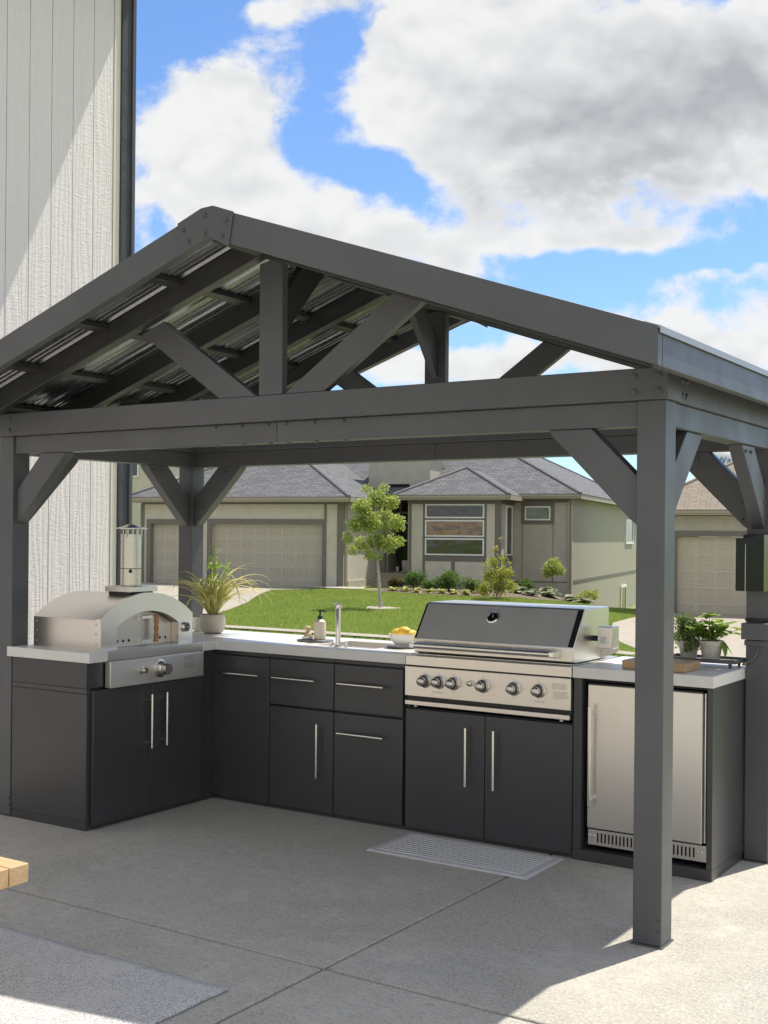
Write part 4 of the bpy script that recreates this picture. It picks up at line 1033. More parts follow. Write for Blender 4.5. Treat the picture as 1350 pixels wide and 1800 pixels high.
for k in range(34):
    a = rng.uniform(0, 6.283); rr = rng.uniform(.02, .13); zz = rng.uniform(.0, .075) + (.03 if rr < .07 else -.03); q = (l1[0] + rr * math.cos(a) * 1.05 - .012, l1[1] + rr * .8 * math.sin(a), l1[2] + .085 + zz); q = (q[0], q[1], max(q[2], l1[2] + .055))
    m.tube([(l1[0] + .02 * math.cos(a), l1[1] + .02 * math.sin(a), l1[2] + .08), (l1[0] + .55 * (q[0] - l1[0]), l1[1] + .55 * (q[1] - l1[1]), max(q[2], l1[2] + .1) + .02), q], [.0016, .0012, .0008], 5); tips.append(q); tips.append((l1[0] + .7 * (q[0] - l1[0]), l1[1] + .7 * (q[1] - l1[1]), .5 * (q[2] + max(q[2], l1[2] + .1)) + .01))
m.build('stems', 'twig', th); Vv, Ff = leaf_cloud(rng, tips, [.022] * len(tips), 2600, .014); raw_mesh('leaves', Vv - np.array(l1), Ff, 'leaf_thyme', th, 3)
ba = potted('basil_plant', 'bright green basil in a pale clay pot', l2, potprof(1.0), 'clay', .052, .083)
m = MB(); V = []; F = []
def big_leaf(p, ax, nr, s):
    ax = Vector(ax).normalized(); sd = ax.cross(Vector(nr)).normalized(); nn = sd.cross(ax); b0 = len(V)
    for i in range(6):
        t = i / 5; w = s * .40 * math.sin(math.pi * min(1, t * .92 + .06)) ** .8 * (1 - .25 * t); c = Vector(p) + ax * s * t - Vector((0, 0, 1)) * s * .28 * t * t
        for q in (-1, -.5, 0, .5, 1): V.append(tuple(c + sd * w * q + nn * (.32 * abs(q) ** 1.4 * w + .03 * s * math.sin(9 * t) * abs(q))))
    for i in range(5):
        for q in range(4): v0 = b0 + i * 5 + q; F.append((v0, v0 + 1, v0 + 6, v0 + 5))
rb = random.Random(5)
for k in range(13):
    a = R(360 * k / 13 + rb.uniform(-15, 15)); out = rb.uniform(.02, .085) if k != 2 else .13; hgt = rb.uniform(.03, .095) if k != 2 else .06
    if k in (4, 9): out, hgt = .015, .125
    tip = Vector((l2[0] + out * math.cos(a), l2[1] + out * math.sin(a), l2[2] + .083 + hgt)); bs = Vector((l2[0] + .018 * math.cos(a), l2[1] + .018 * math.sin(a), l2[2] + .085))
    m.tube([bs, bs.lerp(tip, .5) + Vector((0, 0, .012)), tip], [.0026, .002, .0014], 6)
    for j, tt in enumerate((1, 1, 1, 1, .68, .68, .4)):
        p = bs.lerp(tip, tt); b_ = a + j * 1.6 + rb.uniform(-.4, .4); big_leaf(p, (math.cos(b_), math.sin(b_), rb.uniform(.1, .9)), (0, 0, 1), rb.uniform(.050, .082) * (1 if tt < 1 else .9))
for b_ in (-.3, -1.3): big_leaf((l2[0] + .06, l2[1] - .01, l2[2] + .09), (math.cos(b_), math.sin(b_) * .4, -.9), (0, .3, 1), .06)
m.build('stems', 'leaf_basil', ba); o = raw_mesh('leaves', np.array(V) - np.array(l2), F, 'leaf_basil', ba, 4); o.data.polygons.foreach_set('use_smooth', [True] * len(F))

# ------------------------------------------------------------------ box and cable on the back right post
ob = thing('outlet_box', 'clear covered outlet box on the right rear post', 'outlet box', (-1.62, 5.66, 1.28))
Bx('back_box', 'black', ob, -1.685, -1.565, 5.655, 5.6995, 1.285, 1.545, bevel=.003)
m = MB(); x0, x1, y0, y1, z0, z1 = -1.690, -1.560, 5.560, 5.6545, 1.283, 1.530; w = .003
m.prism([(x0, z0), (x1, z0), (x1, 1.545), (-1.595, 1.545), (-1.615, 1.532), (-1.635, 1.528), (x0, 1.528)], 'y', y0, y0 + w); m.box(x0, x0 + w, y0 + w, y1, z0, z1 - .002); m.box(x1 - w, x1, y0 + w, y1, z0, 1.544); m.box(x0 + w, x1 - w, y0 + w, y1, z0, z0 + w)
m.build('cover', 'acrylic', ob)
Bx('outlet', 'slate', ob, -1.655, -1.60, 5.640, 5.6545, 1.33, 1.47, bevel=.004)
Bx('edge_strip', 'window_white', ob, -1.6455, -1.6435, 5.5575, 5.5597, 1.285, 1.50, bevel=0)
for zz in (1.36, 1.47): Bx('hinge', 'black', ob, -1.698, -1.6905, 5.60, 5.612, zz, zz + .05, bevel=.001)
jb = thing('junction_box', 'charcoal junction box with a looped cable on the right rear post', 'junction box', (-1.62, 5.66, 1.02))
Bx('box', PM, jb, -1.684, -1.566, 5.650, 5.6995, 1.055, 1.130, bevel=.004)
Bx('lid', PM, jb, -1.688, -1.562, 5.6465, 5.6495, 1.052, 1.128, bevel=.001)
Bx('clamp_band', PM, jb, -1.686, -1.563, 5.690, 5.6995, 1.020, 1.046, bevel=.003); Bx('clamp_band', 'black', jb, -1.684, -1.565, 5.690, 5.6995, 1.136, 1.150, bevel=.003)
MB().tube([(-1.62, 5.685, 1.02), (-1.625, 5.672, .98), (-1.645, 5.668, .955), (-1.68, 5.668, .938), (-1.688, 5.675, .93), (-1.67, 5.69, .928)], .0045, 8).build('cable', 'slate', jb, smooth=True)

# ------------------------------------------------------------------ mat, rug, bench
def ribbed_mat():
    x0, x1, y0, y1 = -3.245, -2.38, 4.805, 5.222; m = MB(); t = .011; b = .045; z = .0006
    vs = [(x0, y0, z), (x1, y0, z), (x1, y1, z), (x0, y1, z), (x0 + .012, y0 + .012, t), (x1 - .012, y0 + .012, t), (x1 - .012, y1 - .012, t), (x0 + .012, y1 - .012, t)]
    t_ = thing('floor_mat', 'light grey ribbed floor mat in front of the grill', 'mat', ((x0 + x1) / 2, (y0 + y1) / 2, 0))
    m.add(vs, [(0, 3, 2, 1), (4, 5, 6, 7), (0, 1, 5, 4), (1, 2, 6, 5), (2, 3, 7, 6), (3, 0, 4, 7)]); m.build('pad', 'mat_rubber', t_, bevel=.004)
    r = MB(); n = 11
    for k in range(n):
        w = (y1 - y0 - 1.6 * b) / n; a = y0 + b * .8 + w * k
        for q in range(1):
            xa = x0 + b; xb = x1 - b
            r.add([(xa, a, .0105), (xb, a, .0105), (xb, a + w * .74, .0105), (xa, a + w * .74, .0105), (xa + .003, a + .003, .0150), (xb - .003, a + .003, .0150), (xb - .003, a + w * .74 - .003, .0150), (xa + .003, a + w * .74 - .003, .0150)], [(4, 5, 6, 7), (0, 1, 5, 4), (1, 2, 6, 5), (2, 3, 7, 6), (3, 0, 4, 7)])
    o = r.build('ribs', 'mat_rubber', t_); o['kind'] = 'stuff'
ribbed_mat()
def rug():
    x0, x1, y0, y1 = -6.2, -2.622, .6, 3.07; nx, ny = 90, 60; V = []; F = []; rr = np.random.default_rng(2)
    for j in range(ny + 1):
        for i in range(nx + 1):
            x = x0 + (x1 - x0) * i / nx; y = y0 + (y1 - y0) * j / ny; e = .003 * math.sin(y * 9) + .002 * math.sin(y * 23)
            V.append((x + (e if i == nx else 0), y, .0085 + .0012 * math.sin(x * 5 + y * 3) + .0008 * math.sin(x * 13 - y * 7)))
    for j in range(ny):
        for i in range(nx): a = j * (nx + 1) + i; F.append((a, a + 1, a + nx + 2, a + nx + 1))
    o = raw_mesh('rug', V, F, 'rug_weave'); o.data.polygons.foreach_set('use_smooth', [True] * len(F))
    s = o.modifiers.new('solid', 'SOLIDIFY'); s.thickness = .007; s.offset = -1
    tag(o, 'pale grey flatwoven rug with dark flecks at lower left', 'rug')
rug()
bn = thing('wooden_bench', 'light wooden slatted bench end at the left edge', 'bench', (-4.0, 2.4, 0))
bz = .45
for k in range(4):
    y1 = 2.634 - k * .081; Bx('plank', 'wood_bench', bn, -4.85, -3.098, y1 - .077, y1, bz - .062, bz, bevel=.003)
for xx in (-4.6, -3.42):
    Bx('crossbar', 'wood_bench', bn, xx - .04, xx + .04, 2.315, 2.63, bz - .11, bz - .063, bevel=.003)
    for yy in (2.35, 2.60): Bx('leg', 'wood_bench', bn, xx - .035, xx + .035, yy - .03, yy + .03, .018, bz - .111, bevel=.003)

# ------------------------------------------------------------------ neighbouring houses
def slope_uv(o):
    me = o.data; uv = me.uv_layers.new(name='uv')
    for p in me.polygons:
        n = p.normal; h = Vector((-n.y, n.x, 0)); h = h.normalized() if h.length > 1e-4 else Vector((1, 0, 0)); v = n.cross(h)
        for li in p.loop_indices: c = me.vertices[me.loops[li].vertex_index].co; uv.data[li].uv = (c.dot(h), c.dot(v))
    return o
def hip_roof(name, par, a0, a1, b0, b1, z, pitch, mat, thick=.05):
    w, d = a1 - a0, b1 - b0; h = min(w, d) / 2; zt = z + h * pitch
    if w >= d: r0, r1 = (a0 + h, (b0 + b1) / 2, zt), (a1 - h, (b0 + b1) / 2, zt)
    else: r0, r1 = ((a0 + a1) / 2, b0 + h, zt), ((a0 + a1) / 2, b1 - h, zt)
    vs = [(a0, b0, z), (a1, b0, z), (a1, b1, z), (a0, b1, z), r0, r1]
    fs = [(0, 1, 5, 4), (1, 2, 5), (2, 3, 4, 5), (3, 0, 4)] if w >= d else [(0, 1, 4), (1, 2, 5, 4), (2, 3, 5), (3, 0, 4, 5)]
    m = MB().add(vs, fs + [(0, 3, 2, 1)]); o = m.build(name, mat, par, local=True); slope_uv(o)
    # hip and ridge caps
    c = MB()
    for A, B in (((0, 4), (1, 5), (2, 5), (3, 4)) if w >= d else ((0, 4), (1, 4), (2, 5), (3, 5))): c.tube([Vector(vs[A]) + Vector((0, 0, .012)), Vector(vs[B]) + Vector((0, 0, .012))], .055, 6)
    c.tube([Vector(r0) + Vector((0, 0, .012)), Vector(r1) + Vector((0, 0, .012))], .055, 6); k = c.build('hip_cap', 'cap_' + mat, o, local=True)
    return o
def eave(par, a0, a1, b0, b1, z, h=.16):
    """fascia with gutter lip around an eave rectangle"""
    m = MB(); t = .06
    m.box(a0 - .02, a1 + .02, b0 - t, b0, z - h, z - .002); m.box(a1, a1 + t, b0 + .001, b1, z - h, z - .002); m.box(a0 - t, a0, b0 + .001, b1, z - h, z - .002)
    m.box(a0 - .04, a1 + .04, b0 - t - .05, b0 - t - .001, z - .09, z - .01); m.build('gutter', 'soffit', par, local=True)
    MB().box(a0 + .01, a1 - .01, b0 + .01, b1 - .01, z - h + .01, z - h + .03).build('soffit', 'housetrim', par, local=True)
def garage_door(par, a0, a1, b, z0, z1, cols, rows, mat='garage_door'):
    d = MB().box(a0, a1, b, b + .05, z0, z1).build('garage_door', mat, par, local=True)
    w = (a1 - a0) / cols; h = (z1 - z0) / rows; first = None
    for r in range(rows):
        MB().box(a0, a1, b - .012, b - .001, z0 + r * h + .008, z0 + (r + 1) * h - .008).build('section', mat, d, local=True)
    pw, ph = w * .76, h * .62
    for r in range(rows):
        for c in range(cols):
            lc = (a0 + w * (c + .5), b - .013, z0 + h * (r + .5))
            if first is None:
                m = MB(); fr = .014
                m.box(-pw / 2, pw / 2, -.012, 0, ph / 2 - fr, ph / 2); m.box(-pw / 2, pw / 2, -.012, 0, -ph / 2, -ph / 2 + fr); m.box(-pw / 2, -pw / 2 + fr, -.012, 0, -ph / 2 + fr, ph / 2 - fr); m.box(pw / 2 - fr, pw / 2, -.012, 0, -ph / 2 + fr, ph / 2 - fr)
                for q in range(1, 5): x = -pw / 2 + pw * q / 5; m.box(x - .006, x + .006, -.011, 0, -ph / 2 + fr, ph / 2 - fr)
                first = m.build('panel', mat, d, local=True); first.location = lc
            else: share(first, 'panel', d, lc)
    return d
def frame(par, name, mat, a0, a1, z0, z1, b0, b1, w):
    m = MB(); m.box(a0, a1, b0, b1, z1 - w, z1); m.box(a0, a1, b0, b1, z0, z0 + w); m.box(a0, a0 + w, b0, b1, z0 + w, z1 - w); m.box(a1 - w, a1, b0, b1, z0 + w, z1 - w)
    return m.build(name, mat, par, local=True)
def window(par, a0, a1, z0, z1, b, pane, w=.055):
    """window in a wall whose outside is at -b"""
    f = frame(par, 'window', 'window_white', a0, a1, z0, z1, b - .07, b - .001, w)
    MB().box(a0 + w, a1 - w, b - .03, b - .02, z0 + w, z1 - w).build('pane', pane, f, local=True); return f
def window_side(par, b0, b1, z0, z1, a, pane, w=.06):
    m = MB(); m.box(a + .001, a + .06, b0, b1, z1 - w, z1); m.box(a + .001, a + .06, b0, b1, z0, z0 + w); m.box(a + .001, a + .06, b0, b0 + w, z0 + w, z1 - w); m.box(a + .001, a + .06, b1 - w, b1, z0 + w, z1 - w)
    f = m.build('window', 'window_white', par, local=True); MB().box(a + .02, a + .03, b0 + w, b1 - w, z0 + w, z1 - w).build('pane', pane, f, local=True); return f
HR = R(13.26)
nh = thing('house', 'grey roofed taupe bungalow with double garage and bay window beyond the lawn', 'house', (-23.156, 32.768, 0), HR)
LB = lambda n, m, *a: MB().box(*a).build(n, m, nh, local=True)
# garage wing
LB('wall', 'stucco_light', -7.7, -7.32, 0, 4, -1, 2.66); LB('wall', 'stucco_light', -5.9, -4.9, 0, 1, -1, 2.66); LB('wall', 'stucco_light', -.72, 0, 0, 4.3, -1, 2.66)
LB('wall', 'stucco_light', -7.319, -.721, .001, 1, 1.88, 2.66)
garage_door(nh, -4.90, -.72, .16, -.45, 1.88, 8, 5); garage_door(nh, -7.32, -5.9, .16, -.45, 1.86, 3, 5)
def casing(a0, a1, z1):
    m = MB(); m.box(a0 - .17, a0, -.04, .16, -.6, z1 + .17); m.box(a1, a1 + .06, -.04, .16, -.6, z1 + .17); m.box(a0, a1, -.04, .16, z1, z1 + .17); m.build('casing', 'housetrim', nh, local=True)
casing(-4.90, -.72, 1.885); casing(-7.32, -5.9, 1.865)
LB('corner_trim', 'housetrim', -.66 + .001, -.58, -.03, -.001, -.6, 2.56); LB('corner_trim', 'housetrim', -.18, .03, -.035, -.001, -.6, 2.56); LB('corner_trim', 'housetrim', -7.74, -7.60, -.03, -.001, -.6, 2.56); LB('frieze', 'housetrim', -7.7, .02, -.032, -.0015, 2.561, 2.66)
LB('downspout', 'soffit', .031, .11, .10, .17, -.5, 2.6); LB('corner_trim', 'housetrim', .001, .03, .25, .40, -.5, 2.6)
LB('base_band', 'stucco', .001, .05, .41, 4.29, -1, -.02)
eave(nh, -8.05, .38, -.40, 9, 2.79); hip_roof('roof', nh, -8.10, .44, -.52, 9.5, 2.80, .5, 'shingle_grey')
# entry with raised block
LB('wall', 'stucco', -.7, .08, 4.301, 5.8, -1, 4.6); LB('wall', 'stucco', .901, 1.68, 4.301, 5.8, -1, 4.6); LB('wall', 'stucco', .081, .90, 4.302, 5.8, 3.42, 4.6); LB('wall', 'brown_door', .081, .90, 5.2, 5.3, .2, 3.42)
LB('column', 'stucco', -.22, .02, 4.05, 4.30, -.5, 3.40)
LB('parapet', 'housetrim', -.85, 1.85, 4.20, 6.2, 4.60, 4.78)
dd = LB('front_door', 'brown_door', .30, .84, 5.12, 5.199, .22, 2.3); LB('mullion', 'housetrim', .40, .46, 4.6, 5.11, 2.42, 3.419); LB('transom', 'housetrim', .082, .899, 4.62, 5.11, 2.34, 2.41)
LB('porch', 'path', -.3, 1.45, 3.2, 5.19, -.6, .19); LB('step', 'path', -.55, 1.44, 2.85, 3.199, -.6, .02); LB('step', 'path', -.85, 1.43, 2.5, 2.849, -.6, -.15)
# bay
LB('wall', 'stucco', 1.46, 4.80, 2.5, 6, -1, 2.78)
T = lambda a0, a1, z0, z1: LB('trim_board', 'housetrim', a0, a1, 2.46, 2.499, z0, z1)
T(1.46, 4.82, 2.64, 2.78); T(1.50, 1.60, -.1, 2.639); T(2.02, 2.10, -.1, 2.639); T(4.60, 4.82, -.1, 2.639); T(4.24, 4.30, .7, 2.639)
T(2.101, 4.239, .66, .80); T(3.06, 3.18, -.1, .659); T(2.101, 4.239, 2.09, 2.12 + .02); T(2.101, 4.239, 1.46, 1.50); T(2.101, 4.239, .801, .86)
LB('panel', 'stucco_light', 1.605, 2.015, 2.47, 2.499, -.1, 2.635); LB('panel', 'stucco_light', 4.305, 4.595, 2.47, 2.499, -.1, 2.635)
LB('panel', 'stucco_light', 2.105, 3.055, 2.47, 2.499, -.05, .655); LB('panel', 'stucco_light', 3.185, 4.235, 2.47, 2.499, -.05, .655)
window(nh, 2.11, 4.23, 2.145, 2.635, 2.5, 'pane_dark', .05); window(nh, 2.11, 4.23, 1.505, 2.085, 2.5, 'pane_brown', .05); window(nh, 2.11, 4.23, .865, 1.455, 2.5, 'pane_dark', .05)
LB('trim_board', 'housetrim', 4.801, 4.83, 2.55, 4.29, 2.64, 2.78); LB('trim_board', 'housetrim', 4.801, 4.828, 2.95, 4.05, .68, .86)
window_side(nh, 3.1, 3.95, .865, 2.60, 4.80, 'pane_dark')
eave(nh, 1.12, 5.16, 2.14, 4.5, 2.93); hip_roof('roof', nh, 1.06, 5.22, 2.04, 9.0, 2.94, .5, 'shingle_grey')
# right wing
LB('wall', 'stucco', 4.79, 6.85, 4.30, 19.8, -2.6, 2.88)
sw = MB().box(6.851, 6.88, 4.42, 19.8, .02, 2.88).build('side_wall', 'siding_far', nh, local=True); MB().box(6.851, 6.875, 4.42, 19.8, -2.6, -.06).build('lower_siding', 'siding_far', sw, local=True); MB().box(6.851, 6.90, 4.42, 19.8, -.059, .019).build('band', 'housetrim', sw, local=True)
LB('corner_trim', 'stucco', 6.851, 6.90, 4.27, 4.419, -2.6, 2.86); LB('downspout', 'soffit', 6.74, 6.82, 4.21, 4.29, -1.2, 2.8)
LB('trim_board', 'housetrim', 4.84, 6.80, 4.27, 4.299, 2.74, 2.88)
frame(nh, 'casing', 'housetrim', 5.08, 6.26, 1.98, 2.74, 4.27, 4.299, .13); window(nh, 5.212, 6.128, 2.112, 2.608, 4.3, 'pane_green', .05)
LB('joint_strip', 'housetrim', 4.84, 6.84, 4.285, 4.299, -.07, -.03)
for a in (5.12, 6.22): LB('joint_strip', 'housetrim', a - .012, a + .012, 4.29, 4.2995, -.029, 1.979)
window_side(nh, 16.4, 18.6, 1.25, 2.35, 6.88, 'pane_dark', .10); window_side(nh, 15.2, 16.7, -2.2, -.55, 6.88, 'pane_dark', .10)
eave(nh, 4.9, 7.20, 3.94, 20, 3.02); hip_roof('roof', nh, -9.0, 7.28, 3.84, 20.2, 3.03, .5, 'shingle_grey')
v = MB(); v.box(4.15, 4.5, 7.95, 8.3, 5.05, 5.16); v.build('roof_vent', 'black', nh, local=True)
MB().cyl((5.55, 8.3, 4.6), (5.55, 8.3, 5.75), .03, n=8).build('vent_pipe', 'soffit', nh, local=True)

rh = thing('house', 'brown shingled garage with pale panel door behind the right posts', 'house', (-12.372, 34.938, 0), HR)
LR = lambda n, m, *a: MB().box(*a).build(n, m, rh, local=True)
LR('wall', 'stucco', -.95, -.12, 0, 8, -2, 2.2); LR('wall', 'stucco', -.119, 8.0, .001, 8, 1.60, 2.2); LR('wall', 'stucco', 4.55, 8.0, 0, 8, -2, 1.599)
garage_door(rh, -.02, 4.45, .14, -.85, 1.575, 8, 5, 'garage_door_b')
m = MB(); m.box(-.12, -.021, -.03, .14, -1, 1.75); m.box(4.451, 4.55, -.03, .14, -1, 1.75); m.box(-.02, 4.45, -.03, .14, 1.58, 1.75); m.build('casing', 'housetrim', rh, local=True)
eave(rh, -1.30, 8.3, -.40, 8.4, 2.36, .15); hip_roof('roof', rh, -1.36, 8.4, -.50, 9.2, 2.37, .55, 'shingle_brown')

ch = thing('house', 'cream two storey house far behind the garage at left', 'house', (-42.62, 43.80, 0), HR)
MB().box(-9, 0, 0, 8, -1.5, 6.5).build('wall', 'cream_siding', ch, local=True)
for z in (4.35,):
    f = frame(ch, 'window', 'window_white', -1.55, -.75, z, z + 1.5, -.08, -.001, .08); MB().box(-1.47, -.83, -.03, -.02, z + .08, z + 1.42).build('pane', 'pane_dark', f, local=True)
MB().box(-.001, .12, -.05, .12, -1.5, 6.5).build('corner_trim', 'cream_siding', ch, local=True)
slope_uv(hip_roof('roof', ch, -9.4, .5, -.5, 8.5, 6.5, .5, 'shingle_grey'))

# water tower far away, its lettering half hidden by the brown roof
wtw = thing('water_tower', 'white water tower with blue lettering far behind the brown roof', 'water tower', (-47.6, 152.2, -1))
prof = [(0.0, 8.2), (1.6, 8.3), (3.0, 8.9), (3.7, 9.8), (3.85, 10.8), (3.7, 11.8), (3.1, 12.7), (1.8, 13.4), (0, 13.6)]
MB().lathe(prof, (-47.6, 152.2, 0), 40).build('tank', 'tank', wtw, smooth=True)
MB().cyl((-47.6, 152.2, -1), (-47.6, 152.2, 8.5), .9, .7, 20).build('shaft', 'tank', wtw, smooth=True)
cu = bpy.data.curves.new('lettering', 'FONT'); cu.body = 'Wat'; cu.size = 1.15; cu.extrude = .02; cu.align_x = 'LEFT'; cu.space_character = 1.1
tmp = bpy.data.objects.new('tmp_text', cu); COL.objects.link(tmp); bpy.context.view_layer.update()
me = bpy.data.meshes.new_from_object(tmp.evaluated_get(bpy.context.evaluated_depsgraph_get())); bpy.data.objects.remove(tmp)
me.materials.clear(); me.materials.append(MATS['blue_paint'])
lt = bpy.data.objects.new('lettering', me); COL.objects.link(lt); lt.parent = wtw
dv = Vector((47.6, -152.2, 0)).normalized(); ang = math.atan2(dv.x, -dv.y)
# wrap the flat letters round the tank
Rm = Matrix.Rotation(ang, 3, 'Z')
for vtx in me.vertices:
    x, y, z = vtx.co; th_ = (x - 1.15) / 3.86; rad = 3.87 + z; p = Rm @ Vector((rad * math.sin(th_), -rad * math.cos(th_), 0)); vtx.co = (p.x, p.y, y + 11.95)

# ------------------------------------------------------------------ trees and planting
rng = np.random.default_rng(11)
def tree(name, label, base, h, clumps, nleaf, size, lmat, r0, cat='tree', lean=(0, 0), bark='bark', group=None, first=.4, shell=.35):
    base = (base[0], base[1], float(terr(base[0], base[1])) - .02); t = thing(name, label, cat, base, group=group)
    C = np.array([(base[0] + c[0], base[1] + c[1], base[2] + c[2]) for c in clumps]); Rr = np.array([c[3:6] for c in clumps])
    m = MB(); limbs(m, rng, base, h, r0, [tuple(c) for c in C], lean, first); m.build('trunk', bark, t, smooth=True)
    V, F = leaf_cloud(rng, C, Rr, nleaf, size, shell=shell); raw_mesh('crown', V - np.array(base), F, lmat, t, 3); return t
def rd(r, d): return (CY * r - SY * d, SY * r + CY * d)         # lateral / away directions to world
# young tree on the lawn: clumps placed along the view-lateral direction of the crown
cl = []
for (r, z, k) in [(-.55, 2.75, .42), (-.15, 3.0, .42), (.22, 2.9, .36), (-.75, 2.3, .34), (-.35, 2.35, .48), (.05, 2.4, .5), (.42, 2.35, .36), (-.95, 1.95, .25), (-.6, 1.75, .36), (-.2, 1.85, .42), (.2, 1.8, .38), (.50, 1.85, .25), (-.85, 1.62, .22), (-.35, 1.5, .24), (-.1, 1.45, .18), (-.45, 3.25, .22), (.05, 3.3, .2)]:
    a = rng.uniform(-.5, .5); x, y = rd(r * .95 + .03, a); cl.append((x, y, z, k * .72, k * .72, k * .68))
tree('young_tree', 'young light green tree with slim pale trunk on the lawn', (-17.62, 26.71), 2.75, cl, 7000, .076, 'leaf_tree', .052, lean=rd(-.16, 0), first=.52)
rgm = MB(); 
V = []; F = []
for k in range(260):
    a = rng.uniform(0, 6.283); q = .42 * math.sqrt(rng.random()) * (1 + .25 * math.sin(3 * a)); x, y = -17.62 + q * math.cos(a), 26.71 + q * math.sin(a); z = float(terr(x, y)) + .045; s = rng.uniform(.018, .04); b0 = len(V)
    for dx, dy, dz in ((-1, 0, 0), (1, 0, 0), (0, -1, 0), (0, 1, 0), (0, 0, .7)): V.append((x + dx * s, y + dy * s, z + dz * s))
    F += [(b0, b0 + 2, b0 + 4), (b0 + 2, b0 + 1, b0 + 4), (b0 + 1, b0 + 3, b0 + 4), (b0 + 3, b0, b0 + 4)]
o = raw_mesh('gravel', V, F, 'stone', None, 3); tag(o, 'ring of pale gravel round the young tree trunk', 'gravel', kind='stuff')
V = []; F = []
for k in range(900):
    x, y = -23.156 + .973 * (q := rng.uniform(-1.3, .9)) - .229 * (w := -rng.uniform(.15, .75)), 32.768 + .229 * q + .973 * w; z = float(terr(x, y)) + .045; s = rng.uniform(.02, .05); b0 = len(V)
    for dx, dy, dz in ((-1, 0, 0), (1, 0, 0), (0, -1, 0), (0, 1, 0), (0, 0, .7)): V.append((x + dx * s, y + dy * s, z + dz * s))
    F += [(b0, b0 + 2, b0 + 4), (b0 + 2, b0 + 1, b0 + 4), (b0 + 1, b0 + 3, b0 + 4), (b0 + 3, b0, b0 + 4)]
o = raw_mesh('gravel', V, F, 'stone', None, 3); tag(o, 'strip of pale stones along the garage corner', 'gravel', kind='stuff')
# planting bed soil
m = MB(); bed = [(-21.6, 31.9), (-18.4, 32.0), (-16.2, 33.2), (-15.2, 36.5), (-15.4, 39.5)]; bed2 = [(-21.9, 34.2), (-19.5, 35.0), (-18.3, 36.5), (-17.4, 38.2), (-16.9, 40)]
tag(poly_sheet('planting_bed', (bed, bed2), 'mulch', .025), kind='structure')
def shrub(name, label, x, y, w, h, n, size, lmat, group='shrubs in front of the bay window', cat='shrub', k=9, twigs=True):
    w *= 1.15; h *= 1.18; n = int(n * 1.3)
    z = float(terr(x, y)); t = thing(name, label, cat, (x, y, z), group=group); C = []; Rr = []
    for i in range(k):
        a = rng.uniform(0, 6.283); q = w * .30 * math.sqrt(rng.random()); C.append((x + q * math.cos(a), y + q * math.sin(a), z + h * rng.uniform(.35, .72))); Rr.append((w * rng.uniform(.18, .28), w * rng.uniform(.18, .28), h * rng.uniform(.22, .32)))
    V, F = leaf_cloud(rng, C, Rr, n, size, shell=.5); V[:, 2] = np.maximum(V[:, 2], z + .01); raw_mesh('foliage', V - np.array((x, y, z)), F, lmat, t, 3)
    m = MB()
    for c in C: m.tube([(x + .1 * (c[0] - x), y + .1 * (c[1] - y), z - .02), (x + .5 * (c[0] - x), y + .5 * (c[1] - y), z + .35 * h), c], [.012, .009, .004], 5)
    m.build('branches', 'twig', t); return t
shrub('shrub', 'reddish green shrub at the left end of the bed by the steps', -21.07, 32.82, .55, .42, 900, .055, 'leaf_red')
shrub('shrub', 'round dark green shrub right of the reddish one', -20.54, 33.17, .80, .62, 1500, .06, 'leaf_dark')
shrub('shrub', 'small low green shrub between the two larger round shrubs', -19.85, 33.02, .52, .38, 800, .055, 'leaf_dark')
shrub('shrub', 'largest round green shrub beneath the bay window', -19.33, 33.36, .98, .66, 1900, .06, 'leaf_dark')
shrub('shrub', 'dark shrub right of the largest one, partly behind the yellow bush', -18.54, 33.29, .72, .48, 1200, .058, 'leaf_dark')
shrub('shrub', 'small dark shrub against the wall below the square window', -17.97, 36.05, .55, .42, 800, .06, 'leaf_dark')
shrub('shrub', 'round mid green shrub by the right house corner', -16.71, 38.07, .85, .62, 1500, .065, 'leaf_tree')
hl = ['leftmost pale yellow hosta at the front of the bed', 'second pale yellow hosta from the left in the bed', 'third pale yellow hosta from the left in the bed', 'fourth pale yellow hosta, middle of the row of seven', 'fifth pale yellow hosta from the left in the bed', 'sixth pale yellow hosta from the left in the bed', 'rightmost pale yellow hosta of the row in the bed']
def hosta(x, y, label, s=.27, n=26, lmat='leaf_hosta', group='pale hostas edging the bed'):
    z = float(terr(x, y)) + .02; V = []; F = []
    for k in range(n):
        a = rng.uniform(0, 6.283); el = rng.uniform(.3, 1.2); L = s * rng.uniform(.7, 1.1); p = Vector((x, y, z)); d = Vector((math.cos(a) * math.cos(el), math.sin(a) * math.cos(el), math.sin(el))); sd = Vector((-math.sin(a), math.cos(a), 0)); b0 = len(V)
        for t_, w_, dr_ in ((0, .02, 0), (.45, .26, .0), (.8, .2, .12), (1, .01, .3)):
            c = p + d * L * t_ - Vector((0, 0, L * dr_)); V += [tuple(c - sd * L * w_), tuple(c + sd * L * w_)]
        for i in range(3): F.append((b0 + 2 * i, b0 + 2 * i + 1, b0 + 2 * i + 3, b0 + 2 * i + 2))
    o = raw_mesh('hosta', np.array(V) - np.array((x, y, z)), F, lmat, None, 4); o.location = (x, y, z); tag(o, label, 'hosta', group); return o
for lb, (x, y) in zip(hl, [(-20.84, 32.37), (-20.42, 32.41), (-19.94, 32.37), (-19.51, 32.41), (-19.09, 32.45), (-18.69, 32.47), (-18.25, 32.52)]): hosta(x, y, lb)
vh = ['variegated white edged hosta at the left of the clump by the wall', 'variegated white edged hosta, front left of the clump', 'variegated white edged hosta in the middle of the clump', 'variegated white edged hosta, tallest behind the clump', 'variegated white edged hosta, front right of the clump', 'variegated white edged hosta at the right of the clump by the corner']
